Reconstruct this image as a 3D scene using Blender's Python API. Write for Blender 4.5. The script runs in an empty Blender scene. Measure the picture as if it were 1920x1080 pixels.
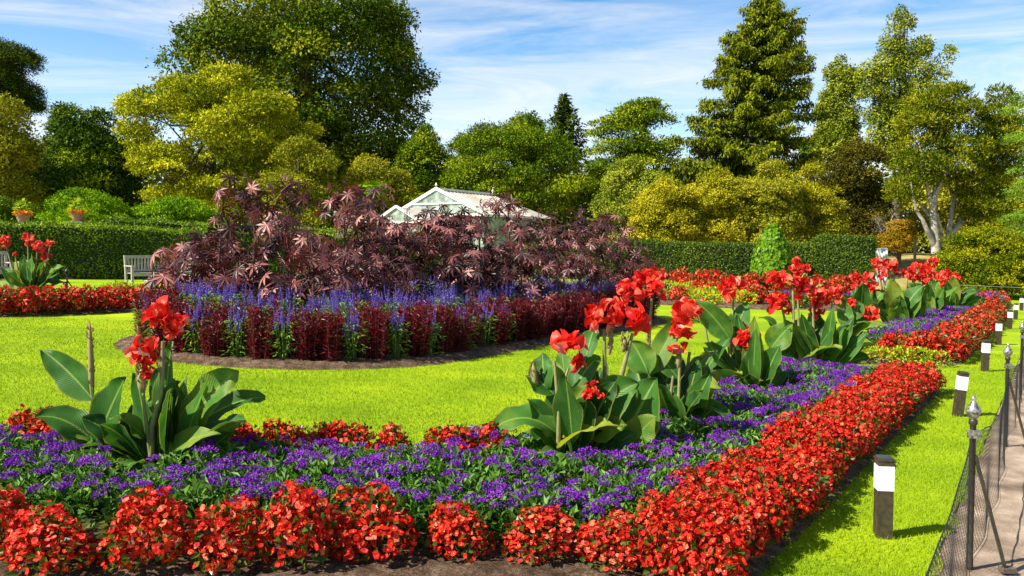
import bpy, math, random
import numpy as np
PI = math.pi
sc = bpy.context.scene
col = sc.collection
rng = np.random.default_rng(7)
random.seed(7)

# ------------------------------------------------------------------ camera
EYE = 1.6
TH = math.atan(80 / 1600)
cd = bpy.data.cameras.new("camera")
cam = bpy.data.objects.new("camera", cd); col.objects.link(cam)
cam.location = (0, 0, EYE); cam.rotation_euler = (PI / 2 - TH, 0, 0)
cd.lens = 30; cd.sensor_width = 36; cd.clip_end = 3000; cd.clip_start = 0.05
sc.camera = cam

# ------------------------------------------------------------------ light
SUN_AZ = np.array([-0.90, -0.42]); SUN_AZ /= np.linalg.norm(SUN_AZ)
SUN_EL = math.radians(43)
sd = bpy.data.lights.new("sun", "SUN"); sun = bpy.data.objects.new("sun", sd); col.objects.link(sun)
sd.energy = 5.0; sd.angle = math.radians(0.5); sd.color = (1, 0.94, 0.82)
tosun = (SUN_AZ[0] * math.cos(SUN_EL), SUN_AZ[1] * math.cos(SUN_EL), math.sin(SUN_EL))
from mathutils import Vector
sun.rotation_euler = Vector(tosun).to_track_quat('Z', 'Y').to_euler()
w = bpy.data.worlds.new("World"); sc.world = w; w.use_nodes = True
nt = w.node_tree; N = nt.nodes; L = nt.links
for n in list(N): N.remove(n)
out = N.new("ShaderNodeOutputWorld"); bg = N.new("ShaderNodeBackground")
sky = N.new("ShaderNodeTexSky"); sky.sky_type = 'NISHITA'; sky.sun_disc = False
sky.sun_elevation = SUN_EL; sky.sun_rotation = math.atan2(SUN_AZ[0], SUN_AZ[1])
sky.air_density = 1.0; sky.dust_density = 0.3; sky.ozone_density = 2.5
bg.inputs[1].default_value = 0.055
hs = N.new("ShaderNodeHueSaturation"); hs.inputs['Saturation'].default_value = 1.35; hs.inputs['Value'].default_value = 1.15
tc = N.new("ShaderNodeTexCoord")
mp = N.new("ShaderNodeMapping"); mp.inputs['Scale'].default_value = (1.6, 1.6, 11); mp.inputs['Rotation'].default_value = (0, math.radians(4), 0)
nz = N.new("ShaderNodeTexNoise"); nz.inputs['Scale'].default_value = 2.0; nz.inputs['Detail'].default_value = 9; nz.inputs['Roughness'].default_value = 0.62; nz.inputs['Distortion'].default_value = 1.0
rp = N.new("ShaderNodeValToRGB"); rp.color_ramp.elements[0].position = 0.38; rp.color_ramp.elements[1].position = 0.72
sx = N.new("ShaderNodeSeparateXYZ")
hz = N.new("ShaderNodeMapRange"); hz.inputs['From Min'].default_value = 0.0; hz.inputs['From Max'].default_value = 0.30
hz.inputs['To Min'].default_value = 0.75; hz.inputs['To Max'].default_value = 0.0
ad = N.new("ShaderNodeMath"); ad.operation = 'MULTIPLY_ADD'; ad.inputs[1].default_value = 0.75; ad.use_clamp = True
mx = N.new("ShaderNodeMix"); mx.data_type = 'RGBA'; mx.inputs['B'].default_value = (8.6, 9.2, 9.9, 1)
L.new(tc.outputs['Generated'], mp.inputs['Vector']); L.new(mp.outputs[0], nz.inputs['Vector']); L.new(nz.outputs['Fac'], rp.inputs[0])
L.new(tc.outputs['Generated'], sx.inputs[0]); L.new(sx.outputs['Z'], hz.inputs['Value'])
L.new(rp.outputs[0], ad.inputs[0]); L.new(hz.outputs[0], ad.inputs[2])
L.new(sky.outputs[0], hs.inputs['Color']); tm = N.new('ShaderNodeMix'); tm.data_type = 'RGBA'; tm.blend_type = 'MULTIPLY'; tm.inputs['Factor'].default_value = 1; tm.inputs['B'].default_value = (1.0, 1.50, 1.62, 1); L.new(hs.outputs[0], tm.inputs['A']); L.new(tm.outputs['Result'], mx.inputs['A']); L.new(ad.outputs[0], mx.inputs['Factor'])
zf = N.new('ShaderNodeMapRange'); zf.inputs['From Min'].default_value = 0.12; zf.inputs['From Max'].default_value = 0.75; zf.inputs['To Min'].default_value = 1.0; zf.inputs['To Max'].default_value = 0.42
L.new(sx.outputs['Z'], zf.inputs['Value']); zm = N.new('ShaderNodeMix'); zm.data_type = 'RGBA'; zm.blend_type = 'MULTIPLY'; zm.inputs['Factor'].default_value = 1
L.new(mx.outputs['Result'], zm.inputs['A']); L.new(zf.outputs[0], zm.inputs['B']); L.new(zm.outputs['Result'], bg.inputs[0]); L.new(bg.outputs[0], out.inputs[0])
sc.view_settings.view_transform = 'Standard'; sc.view_settings.look = 'None'
sc.view_settings.exposure = 1.08; sc.view_settings.gamma = 1
try:
    sc.cycles.max_bounces = 5; sc.cycles.diffuse_bounces = 3; sc.cycles.glossy_bounces = 2
    sc.cycles.transmission_bounces = 4; sc.cycles.transparent_max_bounces = 8
except Exception: pass

# ------------------------------------------------------------------ terrain and projection
def smooth(t):
    t = np.clip(t, 0, 1); return t * t * (3 - 2 * t)
def g(x, y):
    x = np.asarray(x, float); y = np.asarray(y, float)
    return -1.6 * np.tanh(x * 0.039 / 1.6) + 2.0 * smooth((y - 45) / 22.0)
def ray(px, py):
    u = (px - 960) / 1600.; v = (540 - py) / 1600.
    return np.array([u, math.cos(TH) + math.sin(TH) * v, -math.sin(TH) + math.cos(TH) * v])
def at(px, py, Y):
    d = ray(px, py); return np.array([0, 0, EYE]) + d * (Y / d[1])
def G(px, py):
    d = ray(px, py); lo = 1.0
    for i in range(1, 4000):
        t = 0.5 + i * 0.05; p = np.array([0, 0, EYE]) + d * t
        if p[2] <= g(p[0], p[1]): return np.array([p[0], p[1], float(g(p[0], p[1]))])
    return p
def onx(px, Y):           # ground point seen in column px at depth Y
    x = (px - 960) / 1600. * Y * 1.0025
    return np.array([x, Y, float(g(x, Y))])

# ------------------------------------------------------------------ mesh helpers
def norm(a):
    return a / np.maximum(np.linalg.norm(a, axis=-1, keepdims=True), 1e-9)
class MB:
    def __init__(s): s.ch = []; s.n = 0
    def add(s, v, f, var=0.5, m=0, lc=None, smooth=False):
        v = np.asarray(v, float).reshape(-1, 3); f = np.asarray(f, int)
        if len(v) == 0 or len(f) == 0: return
        a = np.full(len(v), var, float) if np.isscalar(var) else np.asarray(var, float)
        l = np.zeros((len(v), 3)) if lc is None else lc
        s.ch.append((v, f + s.n, a, m, l, smooth)); s.n += len(v)
    def mesh(s, name, mats):
        me = bpy.data.meshes.new(name)
        V = np.concatenate([c[0] for c in s.ch]); me.vertices.add(len(V)); me.vertices.foreach_set('co', V.ravel())
        vi = np.concatenate([c[1].ravel() for c in s.ch])
        k = np.concatenate([np.full(len(c[1]), c[1].shape[1]) for c in s.ch])
        st = np.concatenate([[0], np.cumsum(k)[:-1]])
        me.loops.add(len(vi)); me.loops.foreach_set('vertex_index', vi.astype(np.int32))
        me.polygons.add(len(k)); me.polygons.foreach_set('loop_start', st.astype(np.int32))
        mi = np.concatenate([np.full(len(c[1]), c[3]) for c in s.ch]).astype(np.int32)
        sm = np.concatenate([np.full(len(c[1]), c[5]) for c in s.ch]).astype(bool)
        me.update(calc_edges=True)
        me.polygons.foreach_set('material_index', mi); me.polygons.foreach_set('use_smooth', sm)
        me.attributes.new('var', 'FLOAT', 'POINT').data.foreach_set('value', np.concatenate([c[2] for c in s.ch]).astype(np.float32))
        me.attributes.new('lc', 'FLOAT_VECTOR', 'POINT').data.foreach_set('vector', np.concatenate([c[4] for c in s.ch]).astype(np.float32).ravel())
        for m in (mats if isinstance(mats, (list, tuple)) else [mats]): me.materials.append(m)
        me.update(); return me
    def build(s, name, mats, parent=None, loc=None):
        o = bpy.data.objects.new(name, s.mesh(name, mats)); col.objects.link(o)
        if loc is not None: o.location = [float(c) for c in loc]
        if parent is not None: o.parent = parent
        return o
def tag(o, label=None, cat=None, group=None, kind=None):
    if label: o['label'] = label
    if cat: o['category'] = cat
    if group: o['group'] = group
    if kind: o['kind'] = kind
    return o
def empty(name, loc, label=None, cat=None, group=None, rz=0):
    o = bpy.data.objects.new(name, None); col.objects.link(o); o.location = [float(c) for c in loc]; o.rotation_euler.z = rz
    o.empty_display_size = 0.1
    return tag(o, label, cat, group)
def copy_tree(o, parent=None):
    c = o.copy(); col.objects.link(c); c.parent = parent
    for ch in KIDS.get(o.name, []): copy_tree(ch, c)
    return c
KIDS = {}
def reg(root, *kids): KIDS[root.name] = list(kids)
def place(proto, used, loc, rz, s, label, group):
    """first use moves the prototype itself, later uses copy it with its parts"""
    if proto.name in used: o = copy_tree(proto)
    else: used.add(proto.name); o = proto
    o.location = [float(c) for c in loc]; o.rotation_euler.z = rz
    o.scale = (s, s, s) if np.isscalar(s) else s
    o['label'] = label; o['group'] = group
    return o

def nth(k):
    return '%d%s' % (k, 'th' if 10 <= k % 100 <= 20 else {1: 'st', 2: 'nd', 3: 'rd'}.get(k % 10, 'th'))
BOXF = np.array([[0, 3, 2, 1], [4, 5, 6, 7], [0, 1, 5, 4], [1, 2, 6, 5], [2, 3, 7, 6], [3, 0, 4, 7]])
def box(mb, c, s, R=None, m=0, var=0.5, taper=1.0):
    c = np.asarray(c, float); h = np.asarray(s, float) / 2
    v = np.array([[-1, -1, -1], [1, -1, -1], [1, 1, -1], [-1, 1, -1], [-1, -1, 1], [1, -1, 1], [1, 1, 1], [-1, 1, 1]], float)
    v[4:, :2] *= taper
    v = v * h
    if R is not None: v = v @ np.asarray(R).T
    mb.add(v + c, BOXF, var, m)
def bar(mb, a, b, wd, ht, m=0, var=0.5, up=(0, 0, 1)):
    a = np.asarray(a, float); b = np.asarray(b, float); d = b - a; ln = np.linalg.norm(d); d = d / ln
    u = np.asarray(up, float); s_ = norm(np.cross(d, u)); u = np.cross(s_, d)
    R = np.stack([d, -s_, u], 1)
    box(mb, (a + b) / 2, (ln, wd, ht), R, m, var)
def tube(mb, pts, rad, sides=6, m=0, var=0.5, cap=True):
    P = np.asarray(pts, float); n = len(P); rad = np.full(n, rad, float) if np.isscalar(rad) else np.asarray(rad, float)
    T = norm(np.gradient(P, axis=0)); ref = np.array([0.13, 0.21, 0.97]) if abs(T[0][2]) < 0.9 else np.array([1, 0.1, 0.0])
    S = norm(np.cross(T, ref)); U = np.cross(S, T)
    a = np.arange(sides) * 2 * PI / sides
    v = P[:, None] + rad[:, None, None] * (np.cos(a)[None, :, None] * S[:, None] + np.sin(a)[None, :, None] * U[:, None])
    i, j = np.meshgrid(np.arange(n - 1), np.arange(sides), indexing='ij'); j2 = (j + 1) % sides
    f = np.stack([i * sides + j, i * sides + j2, (i + 1) * sides + j2, (i + 1) * sides + j], -1).reshape(-1, 4)
    mb.add(v.reshape(-1, 3), f, var, m, smooth=True)
    if cap:
        mb.add(v[-1], np.arange(sides)[None, :], var, m)
def lathe(mb, prof, c=(0, 0, 0), sides=16, m=0, var=0.5, smooth=True):
    P = np.asarray(prof, float); a = np.arange(sides) * 2 * PI / sides; n = len(P)
    v = np.stack([P[:, 0, None] * np.cos(a), P[:, 0, None] * np.sin(a), np.repeat(P[:, 1, None], sides, 1)], -1) + np.asarray(c, float)
    i, j = np.meshgrid(np.arange(n - 1), np.arange(sides), indexing='ij'); j2 = (j + 1) % sides
    f = np.stack([i * sides + j, i * sides + j2, (i + 1) * sides + j2, (i + 1) * sides + j], -1).reshape(-1, 4)
    mb.add(v.reshape(-1, 3), f, var, m, smooth=smooth)
def leaves(mb, P, D, Nn, Ln, Wd, var, fold=0.0, m=0, mid=0.42, curl=0.0):
    """many leaf blades: base P, direction D, facing Nn"""
    P = np.asarray(P, float); n = len(P)
    D = norm(D); S = norm(np.cross(D, Nn)); U = np.cross(S, D)
    Ln = np.broadcast_to(np.asarray(Ln, float), (n,))[:, None]; Wd = np.broadcast_to(np.asarray(Wd, float), (n,))[:, None]
    a = P; b = P + D * Ln * mid + S * Wd / 2 + U * Wd * fold; c = P + D * Ln - U * Ln * curl; d = P + D * Ln * mid - S * Wd / 2 + U * Wd * fold
    v = np.stack([a, b, c, d], 1).reshape(-1, 3)
    k = np.arange(n)[:, None] * 4
    va = np.repeat(np.broadcast_to(np.asarray(var, float), (n,)), 4)
    if fold or curl: f = np.concatenate([k + [0, 1, 2], k + [0, 2, 3]])
    else: f = k + [0, 1, 2, 3]
    mb.add(v, f, va, m)
def inst(mb, tv, tf, P, D, Nn, sc_, var, m=0, smooth=False):
    """copies of a little template (x = side, y = along D, z = facing)"""
    tv = np.asarray(tv, float); n = len(P); D = norm(D); S = norm(np.cross(D, Nn)); U = np.cross(S, D)
    sc_ = np.broadcast_to(np.asarray(sc_, float), (n,))[:, None, None]
    v = P[:, None] + sc_ * (tv[None, :, 0:1] * S[:, None] + tv[None, :, 1:2] * D[:, None] + tv[None, :, 2:3] * U[:, None])
    f = (np.asarray(tf)[None] + (np.arange(n) * len(tv))[:, None, None]).reshape(-1, np.asarray(tf).shape[1])
    mb.add(v.reshape(-1, 3), f, np.repeat(np.broadcast_to(np.asarray(var, float), (n,)), len(tv)), m, smooth=smooth)
def rdir(n, r=rng): return norm(r.normal(size=(n, 3)))

# ------------------------------------------------------------------ materials
def newmat(name):
    m = bpy.data.materials.new(name); m.use_nodes = True
    n = m.node_tree.nodes; b = n['Principled BSDF']
    return m, n, m.node_tree.links, b
def ramp(n, stops):
    r = n.new("ShaderNodeValToRGB"); e = r.color_ramp.elements
    while len(e) > 1: e.remove(e[-1])
    e[0].position = stops[0][0]; e[0].color = (*stops[0][1], 1)
    for p, c in stops[1:]: x = e.new(p); x.color = (*c, 1)
    return r
def plain(name, c, rough=0.6, metal=0.0, spec=0.5, noise=0.0, nscale=20, c2=None, bump=0.0):
    m, n, l, b = newmat(name)
    b.inputs['Roughness'].default_value = rough; b.inputs['Metallic'].default_value = metal; b.inputs['Specular IOR Level'].default_value = spec
    t = n.new("ShaderNodeTexCoord"); z = n.new("ShaderNodeTexNoise"); z.inputs['Scale'].default_value = nscale; z.inputs['Detail'].default_value = 5
    l.new(t.outputs['Object'], z.inputs['Vector'])
    c2 = c2 or tuple(x * 0.7 for x in c)
    r = ramp(n, [(0.35, c2), (0.62, c)]); l.new(z.outputs['Fac'], r.inputs[0]); l.new(r.outputs[0], b.inputs['Base Color'])
    if bump:
        bp = n.new("ShaderNodeBump"); bp.inputs['Strength'].default_value = bump; bp.inputs['Distance'].default_value = 0.01
        l.new(z.outputs['Fac'], bp.inputs['Height']); l.new(bp.outputs[0], b.inputs['Normal'])
    return m
def leafmat(name, stops, trans=0.3, rough=0.5, spec=0.16, tcol=None, obvar=0.12):
    """leaf colour picked per blade from a ramp; part of the light passes through"""
    m, n, l, b = newmat(name)
    a = n.new("ShaderNodeAttribute"); a.attribute_name = 'var'
    oi = n.new("ShaderNodeObjectInfo"); ma = n.new("ShaderNodeMath"); ma.operation = 'MULTIPLY_ADD'; ma.inputs[1].default_value = obvar; ma.inputs[2].default_value = -obvar / 2
    mb_ = n.new("ShaderNodeMath"); mb_.operation = 'ADD'; mb_.use_clamp = True
    l.new(oi.outputs['Random'], ma.inputs[0]); l.new(ma.outputs[0], mb_.inputs[0]); l.new(a.outputs['Fac'], mb_.inputs[1])
    r = ramp(n, stops); l.new(mb_.outputs[0], r.inputs[0]); l.new(r.outputs[0], b.inputs['Base Color'])
    b.inputs['Roughness'].default_value = rough; b.inputs['Specular IOR Level'].default_value = spec
    if trans > 0:
        t = n.new("ShaderNodeBsdfTranslucent"); x = n.new("ShaderNodeMixShader"); x.inputs[0].default_value = trans
        h = n.new("ShaderNodeMix"); h.data_type = 'RGBA'; h.blend_type = 'MULTIPLY'; h.inputs['Factor'].default_value = 1; h.inputs['B'].default_value = (*(tcol or (1.3, 1.3, 0.5)), 1)
        l.new(r.outputs[0], h.inputs['A']); l.new(h.outputs['Result'], t.inputs[0])
        l.new(b.outputs[0], x.inputs[1]); l.new(t.outputs[0], x.inputs[2]); l.new(x.outputs[0], n['Material Output'].inputs[0])
    return m
def green(name, lo, hi, mid=None, **k):
    st = [(0.0, lo), (1.0, hi)] if mid is None else [(0.0, lo), (0.5, mid), (1.0, hi)]
    return leafmat(name, st, **k)

M = {}
M['begonia'] = leafmat('begonia_petals', [(0, (0.30, 0.006, 0.003)), (0.45, (0.55, 0.014, 0.007)), (0.8, (0.74, 0.045, 0.018)), (1, (0.84, 0.20, 0.12))], trans=0.22, rough=0.5, tcol=(1.2, .8, .8))
M['begonia_far'] = M['begonia']
M['yellow'] = plain('flower_centre_yellow', (0.85, 0.50, 0.02), 0.6, noise=0.2)
M['begonia_leaf'] = green('begonia_leaves', (0.03, 0.06, 0.012), (0.16, 0.15, 0.02), (0.06, 0.11, 0.016), rough=0.3)
M['helio'] = leafmat('heliotrope_florets', [(0, (0.06, 0.006, 0.15)), (0.5, (0.155, 0.014, 0.34)), (1, (0.33, 0.06, 0.55))], trans=0.15, rough=0.6, tcol=(1.2, 0.8, 1.2))
M['helio_leaf'] = green('heliotrope_leaves', (0.02, 0.07, 0.012), (0.20, 0.36, 0.05), (0.08, 0.19, 0.025), rough=0.45)
M['salvia'] = leafmat('salvia_spikes', [(0, (0.06, 0.035, 0.24)), (0.5, (0.15, 0.10, 0.44)), (1, (0.38, 0.30, 0.72))], trans=0.15, tcol=(1, 1, 1.2))
M['salvia_leaf'] = green('salvia_leaves', (0.08, 0.17, 0.03), (0.34, 0.44, 0.08), (0.18, 0.30, 0.05), rough=0.5)
M['iresine'] = leafmat('bloodleaf_foliage', [(0, (0.035, 0.003, 0.008)), (0.5, (0.13, 0.006, 0.014)), (0.85, (0.26, 0.012, 0.02)), (1, (0.42, 0.09, 0.08))], trans=0.2, rough=0.38, spec=0.3, tcol=(1.6, .6, .7))
M['castor'] = leafmat('castor_leaves', [(0, (0.025, 0.008, 0.010)), (0.4, (0.085, 0.025, 0.024)), (0.75, (0.32, 0.11, 0.105)), (1, (0.54, 0.28, 0.23))], trans=0.15, rough=0.42, spec=0.35, tcol=(1.4, .5, .5))
M['castor_stem'] = plain('castor_stem', (0.10, 0.035, 0.03), 0.5)
M['castor_seed'] = leafmat('castor_seedheads', [(0, (0.05, 0.012, 0.02)), (1, (0.16, 0.03, 0.04))], trans=0)
M['lawn_blade'] = green('grass_blades', (0.13, 0.23, 0.003), (0.40, 0.49, 0.008), (0.25, 0.37, 0.004), rough=0.6, spec=0.2, trans=0.3, tcol=(1.1, 1.1, .5))
M['white'] = plain('white_paint', (0.80, 0.80, 0.78), 0.5, c2=(0.72, 0.72, 0.70))
M['soil'] = None
M['black_iron'] = plain('black_iron', (0.035, 0.033, 0.030), 0.45, metal=0.3, nscale=40, c2=(0.06, 0.045, 0.03))
M['net'] = plain('black_netting', (0.012, 0.012, 0.012), 0.6)
M['silver'] = plain('worn_silver_paint', (0.42, 0.41, 0.38), 0.35, metal=0.6, nscale=60, c2=(0.10, 0.10, 0.09))
M['bollard_wood'] = plain('dark_stained_wood', (0.060, 0.045, 0.020), 0.6, nscale=30, c2=(0.025, 0.020, 0.010))
M['solar'] = plain('solar_glass', (0.05, 0.06, 0.08), 0.12, spec=0.8)
M['diffuser'] = plain('white_diffuser', (0.86, 0.87, 0.90), 0.35, c2=(0.82, 0.83, 0.86))
M['bench'] = plain('weathered_teak', (0.44, 0.38, 0.32), 0.7, nscale=14, c2=(0.30, 0.27, 0.24))
M['bark'] = plain('brown_bark', (0.11, 0.085, 0.06), 0.9, nscale=6, c2=(0.05, 0.04, 0.03), bump=0.5)
M['white_bark'] = plain('pale_bark', (0.44, 0.41, 0.36), 0.8, nscale=4, c2=(0.20, 0.17, 0.14), bump=0.4)
M['dead_wood'] = plain('grey_dead_wood', (0.40, 0.33, 0.22), 0.8, nscale=8)
M['glass'] = plain('greenhouse_glass', (0.38, 0.42, 0.38), 0.12, spec=0.8, nscale=2.5, c2=(0.12, 0.16, 0.10))
M['roofglass'] = None
M['terracotta'] = plain('terracotta', (0.40, 0.20, 0.13), 0.8)
M['orange_fl'] = leafmat('orange_flowers', [(0, (0.65, 0.10, 0.01)), (1, (0.85, 0.25, 0.02))], trans=0.2)
M['plastic'] = plain('white_plastic_wrap', (0.62, 0.66, 0.68), 0.3, nscale=3, c2=(0.5, 0.55, 0.58))
M['concrete'] = plain('pale_concrete', (0.34, 0.29, 0.24), 0.85, nscale=25)
M['rope'] = plain('white_cord', (0.35, 0.35, 0.32), 0.7)

def ground_mat(name, stops, s1, s2, bump=0.4, dist=0.02, rough=0.9, mottle=None):
    m, n, l, b = newmat(name)
    t = n.new("ShaderNodeTexCoord")
    z1 = n.new("ShaderNodeTexNoise"); z1.inputs['Scale'].default_value = s1; z1.inputs['Detail'].default_value = 4
    z2 = n.new("ShaderNodeTexNoise"); z2.inputs['Scale'].default_value = s2; z2.inputs['Detail'].default_value = 6; z2.inputs['Roughness'].default_value = 0.75
    mixn = n.new("ShaderNodeMath"); mixn.operation = 'MULTIPLY_ADD'; mixn.inputs[1].default_value = 0.55
    h = n.new("ShaderNodeMath"); h.operation = 'MULTIPLY'; h.inputs[1].default_value = 0.45
    l.new(t.outputs['Object'], z1.inputs[0]); l.new(t.outputs['Object'], z2.inputs[0])
    l.new(z1.outputs['Fac'], h.inputs[0]); l.new(z2.outputs['Fac'], mixn.inputs[0]); l.new(h.outputs[0], mixn.inputs[2])
    r = ramp(n, stops); l.new(mixn.outputs[0], r.inputs[0]); l.new(r.outputs[0], b.inputs['Base Color'])
    bp = n.new("ShaderNodeBump"); bp.inputs['Strength'].default_value = bump; bp.inputs['Distance'].default_value = dist
    l.new(z2.outputs['Fac'], bp.inputs['Height']); l.new(bp.outputs[0], b.inputs['Normal'])
    b.inputs['Roughness'].default_value = rough; b.inputs['Specular IOR Level'].default_value = 0.15
    return m
M['lawn'] = ground_mat('lawn_turf', [(0.36, (0.15, 0.25, 0.003)), (0.5, (0.26, 0.38, 0.004)), (0.62, (0.38, 0.47, 0.006))], 0.9, 60, 0.5, 0.03)
_m = M['lawn']; _n = _m.node_tree.nodes; _l = _m.node_tree.links; _b = _n['Principled BSDF']
_src = _b.inputs['Base Color'].links[0].from_socket; _tc = _n.new('ShaderNodeTexCoord'); _w = _n.new('ShaderNodeTexNoise'); _w.inputs['Scale'].default_value = 0.9; _w.inputs['Detail'].default_value = 3
_mp = _n.new('ShaderNodeMapping'); _mp.inputs['Rotation'].default_value = (0, 0, -1.0); _mp.inputs['Scale'].default_value = (.25, 1.3, 1); _l.new(_tc.outputs['Object'], _mp.inputs[0]); _l.new(_mp.outputs[0], _w.inputs[0])
_r = ramp(_n, [(0.35, (0.80, 0.86, 0.8)), (0.6, (1.10, 1.06, 1.0))]); _l.new(_w.outputs['Fac'], _r.inputs[0]); _x = _n.new('ShaderNodeMix'); _x.data_type = 'RGBA'; _x.blend_type = 'MULTIPLY'; _x.inputs['Factor'].default_value = 1
_l.new(_src, _x.inputs['A']); _l.new(_r.outputs[0], _x.inputs['B']); _l.new(_x.outputs['Result'], _b.inputs['Base Color'])
M['meadow'] = ground_mat('dry_meadow_grass', [(0.35, (0.14, 0.13, 0.03)), (0.5, (0.34, 0.27, 0.08)), (0.65, (0.46, 0.36, 0.12))], 0.6, 25, 0.5, 0.05)
M['soil'] = ground_mat('bed_soil', [(0.38, (0.05, 0.030, 0.018)), (0.5, (0.16, 0.10, 0.06)), (0.62, (0.36, 0.25, 0.17))], 9, 45, 1.0, 0.06)
M['path'] = ground_mat('bonded_gravel_path', [(0.40, (0.16, 0.11, 0.075)), (0.5, (0.38, 0.28, 0.20)), (0.60, (0.70, 0.55, 0.41))], 3, 160, 0.8, 0.01)
M['roofglass'] = ground_mat('whitewashed_roof_glass', [(0.35, (0.34, 0.28, 0.22)), (0.5, (0.52, 0.46, 0.39)), (0.65, (0.66, 0.62, 0.56))], 0.7, 9, 0.05, 0.01, 0.4)

def canna_mat(name, lo, mid, hi, vein):
    m, n, l, b = newmat(name)
    lc = n.new("ShaderNodeAttribute"); lc.attribute_name = 'lc'; va = n.new("ShaderNodeAttribute"); va.attribute_name = 'var'
    sp = n.new("ShaderNodeSeparateXYZ"); l.new(lc.outputs['Vector'], sp.inputs[0])
    ab = n.new("ShaderNodeMath"); ab.operation = 'ABSOLUTE'; l.new(sp.outputs['Y'], ab.inputs[0])
    ph = n.new("ShaderNodeMath"); ph.operation = 'MULTIPLY_ADD'; ph.inputs[1].default_value = -0.42; l.new(ab.outputs[0], ph.inputs[0]); l.new(sp.outputs['X'], ph.inputs[2])
    fr = n.new("ShaderNodeMath"); fr.operation = 'MULTIPLY'; fr.inputs[1].default_value = 120; l.new(ph.outputs[0], fr.inputs[0])
    sn = n.new("ShaderNodeMath"); sn.operation = 'SINE'; l.new(fr.outputs[0], sn.inputs[0])
    nz_ = n.new("ShaderNodeTexNoise"); nz_.inputs['Scale'].default_value = 9; tcx = n.new("ShaderNodeTexCoord"); l.new(tcx.outputs['Object'], nz_.inputs[0])
    s1 = n.new("ShaderNodeMath"); s1.operation = 'MULTIPLY_ADD'; s1.inputs[1].default_value = 0.025; l.new(sn.outputs[0], s1.inputs[0]); l.new(va.outputs['Fac'], s1.inputs[2])
    s2 = n.new("ShaderNodeMath"); s2.operation = 'MULTIPLY_ADD'; s2.inputs[1].default_value = 0.5; l.new(nz_.outputs['Fac'], s2.inputs[0]); s2.inputs[2].default_value = -0.25
    s3 = n.new("ShaderNodeMath"); s3.operation = 'ADD'; s3.use_clamp = True; l.new(s1.outputs[0], s3.inputs[0]); l.new(s2.outputs[0], s3.inputs[1])
    r = ramp(n, [(0.05, lo), (0.45, mid), (0.95, hi)]); l.new(s3.outputs[0], r.inputs[0])
    rb = n.new("ShaderNodeMapRange"); rb.inputs['From Min'].default_value = 0.0; rb.inputs['From Max'].default_value = 0.09; rb.inputs['To Min'].default_value = 0.85; rb.inputs['To Max'].default_value = 0.0
    l.new(ab.outputs[0], rb.inputs['Value'])
    mx_ = n.new("ShaderNodeMix"); mx_.data_type = 'RGBA'; mx_.inputs['B'].default_value = (*vein, 1); l.new(r.outputs[0], mx_.inputs['A']); l.new(rb.outputs[0], mx_.inputs['Factor'])
    eg = n.new("ShaderNodeMapRange"); eg.inputs['From Min'].default_value = 0.90; eg.inputs['From Max'].default_value = 1.0; eg.inputs['To Max'].default_value = 0.8; l.new(ab.outputs[0], eg.inputs['Value'])
    me_ = n.new("ShaderNodeMix"); me_.data_type = 'RGBA'; me_.inputs['B'].default_value = (0.30, 0.24, 0.05, 1); l.new(mx_.outputs['Result'], me_.inputs['A']); l.new(eg.outputs[0], me_.inputs['Factor']); mx_ = me_
    l.new(mx_.outputs['Result'], b.inputs['Base Color'])
    bp = n.new("ShaderNodeBump"); bp.inputs['Strength'].default_value = 0.25; bp.inputs['Distance'].default_value = 0.004; l.new(sn.outputs[0], bp.inputs['Height']); l.new(bp.outputs[0], b.inputs['Normal'])
    b.inputs['Roughness'].default_value = 0.42; b.inputs['Specular IOR Level'].default_value = 0.22
    t = n.new("ShaderNodeBsdfTranslucent"); x = n.new("ShaderNodeMixShader"); x.inputs[0].default_value = 0.38
    h = n.new("ShaderNodeMix"); h.data_type = 'RGBA'; h.blend_type = 'MULTIPLY'; h.inputs['Factor'].default_value = 1; h.inputs['B'].default_value = (1.6, 1.5, 0.5, 1)
    l.new(mx_.outputs['Result'], h.inputs['A']); l.new(h.outputs['Result'], t.inputs[0])
    l.new(b.outputs[0], x.inputs[1]); l.new(t.outputs[0], x.inputs[2]); l.new(x.outputs[0], n['Material Output'].inputs[0])
    return m
M['canna_leaf'] = canna_mat('canna_leaf', (0.014, 0.060, 0.012), (0.065, 0.19, 0.028), (0.38, 0.42, 0.05), (0.30, 0.42, 0.08))
M['canna_petal'] = leafmat('canna_petals', [(0, (0.48, 0.006, 0.008)), (0.45, (0.74, 0.028, 0.018)), (0.8, (0.84, 0.11, 0.06)), (1, (0.86, 0.30, 0.22))], trans=0.3, rough=0.42, tcol=(1.2, .7, .7))
M['canna_stem'] = plain('canna_stem', (0.24, 0.27, 0.08), 0.5, nscale=9, c2=(0.17, 0.13, 0.07))
M['canna_bud'] = leafmat('canna_buds', [(0, (0.20, 0.19, 0.07)), (0.6, (0.36, 0.30, 0.13)), (1, (0.46, 0.24, 0.15))], trans=0.1)

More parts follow.
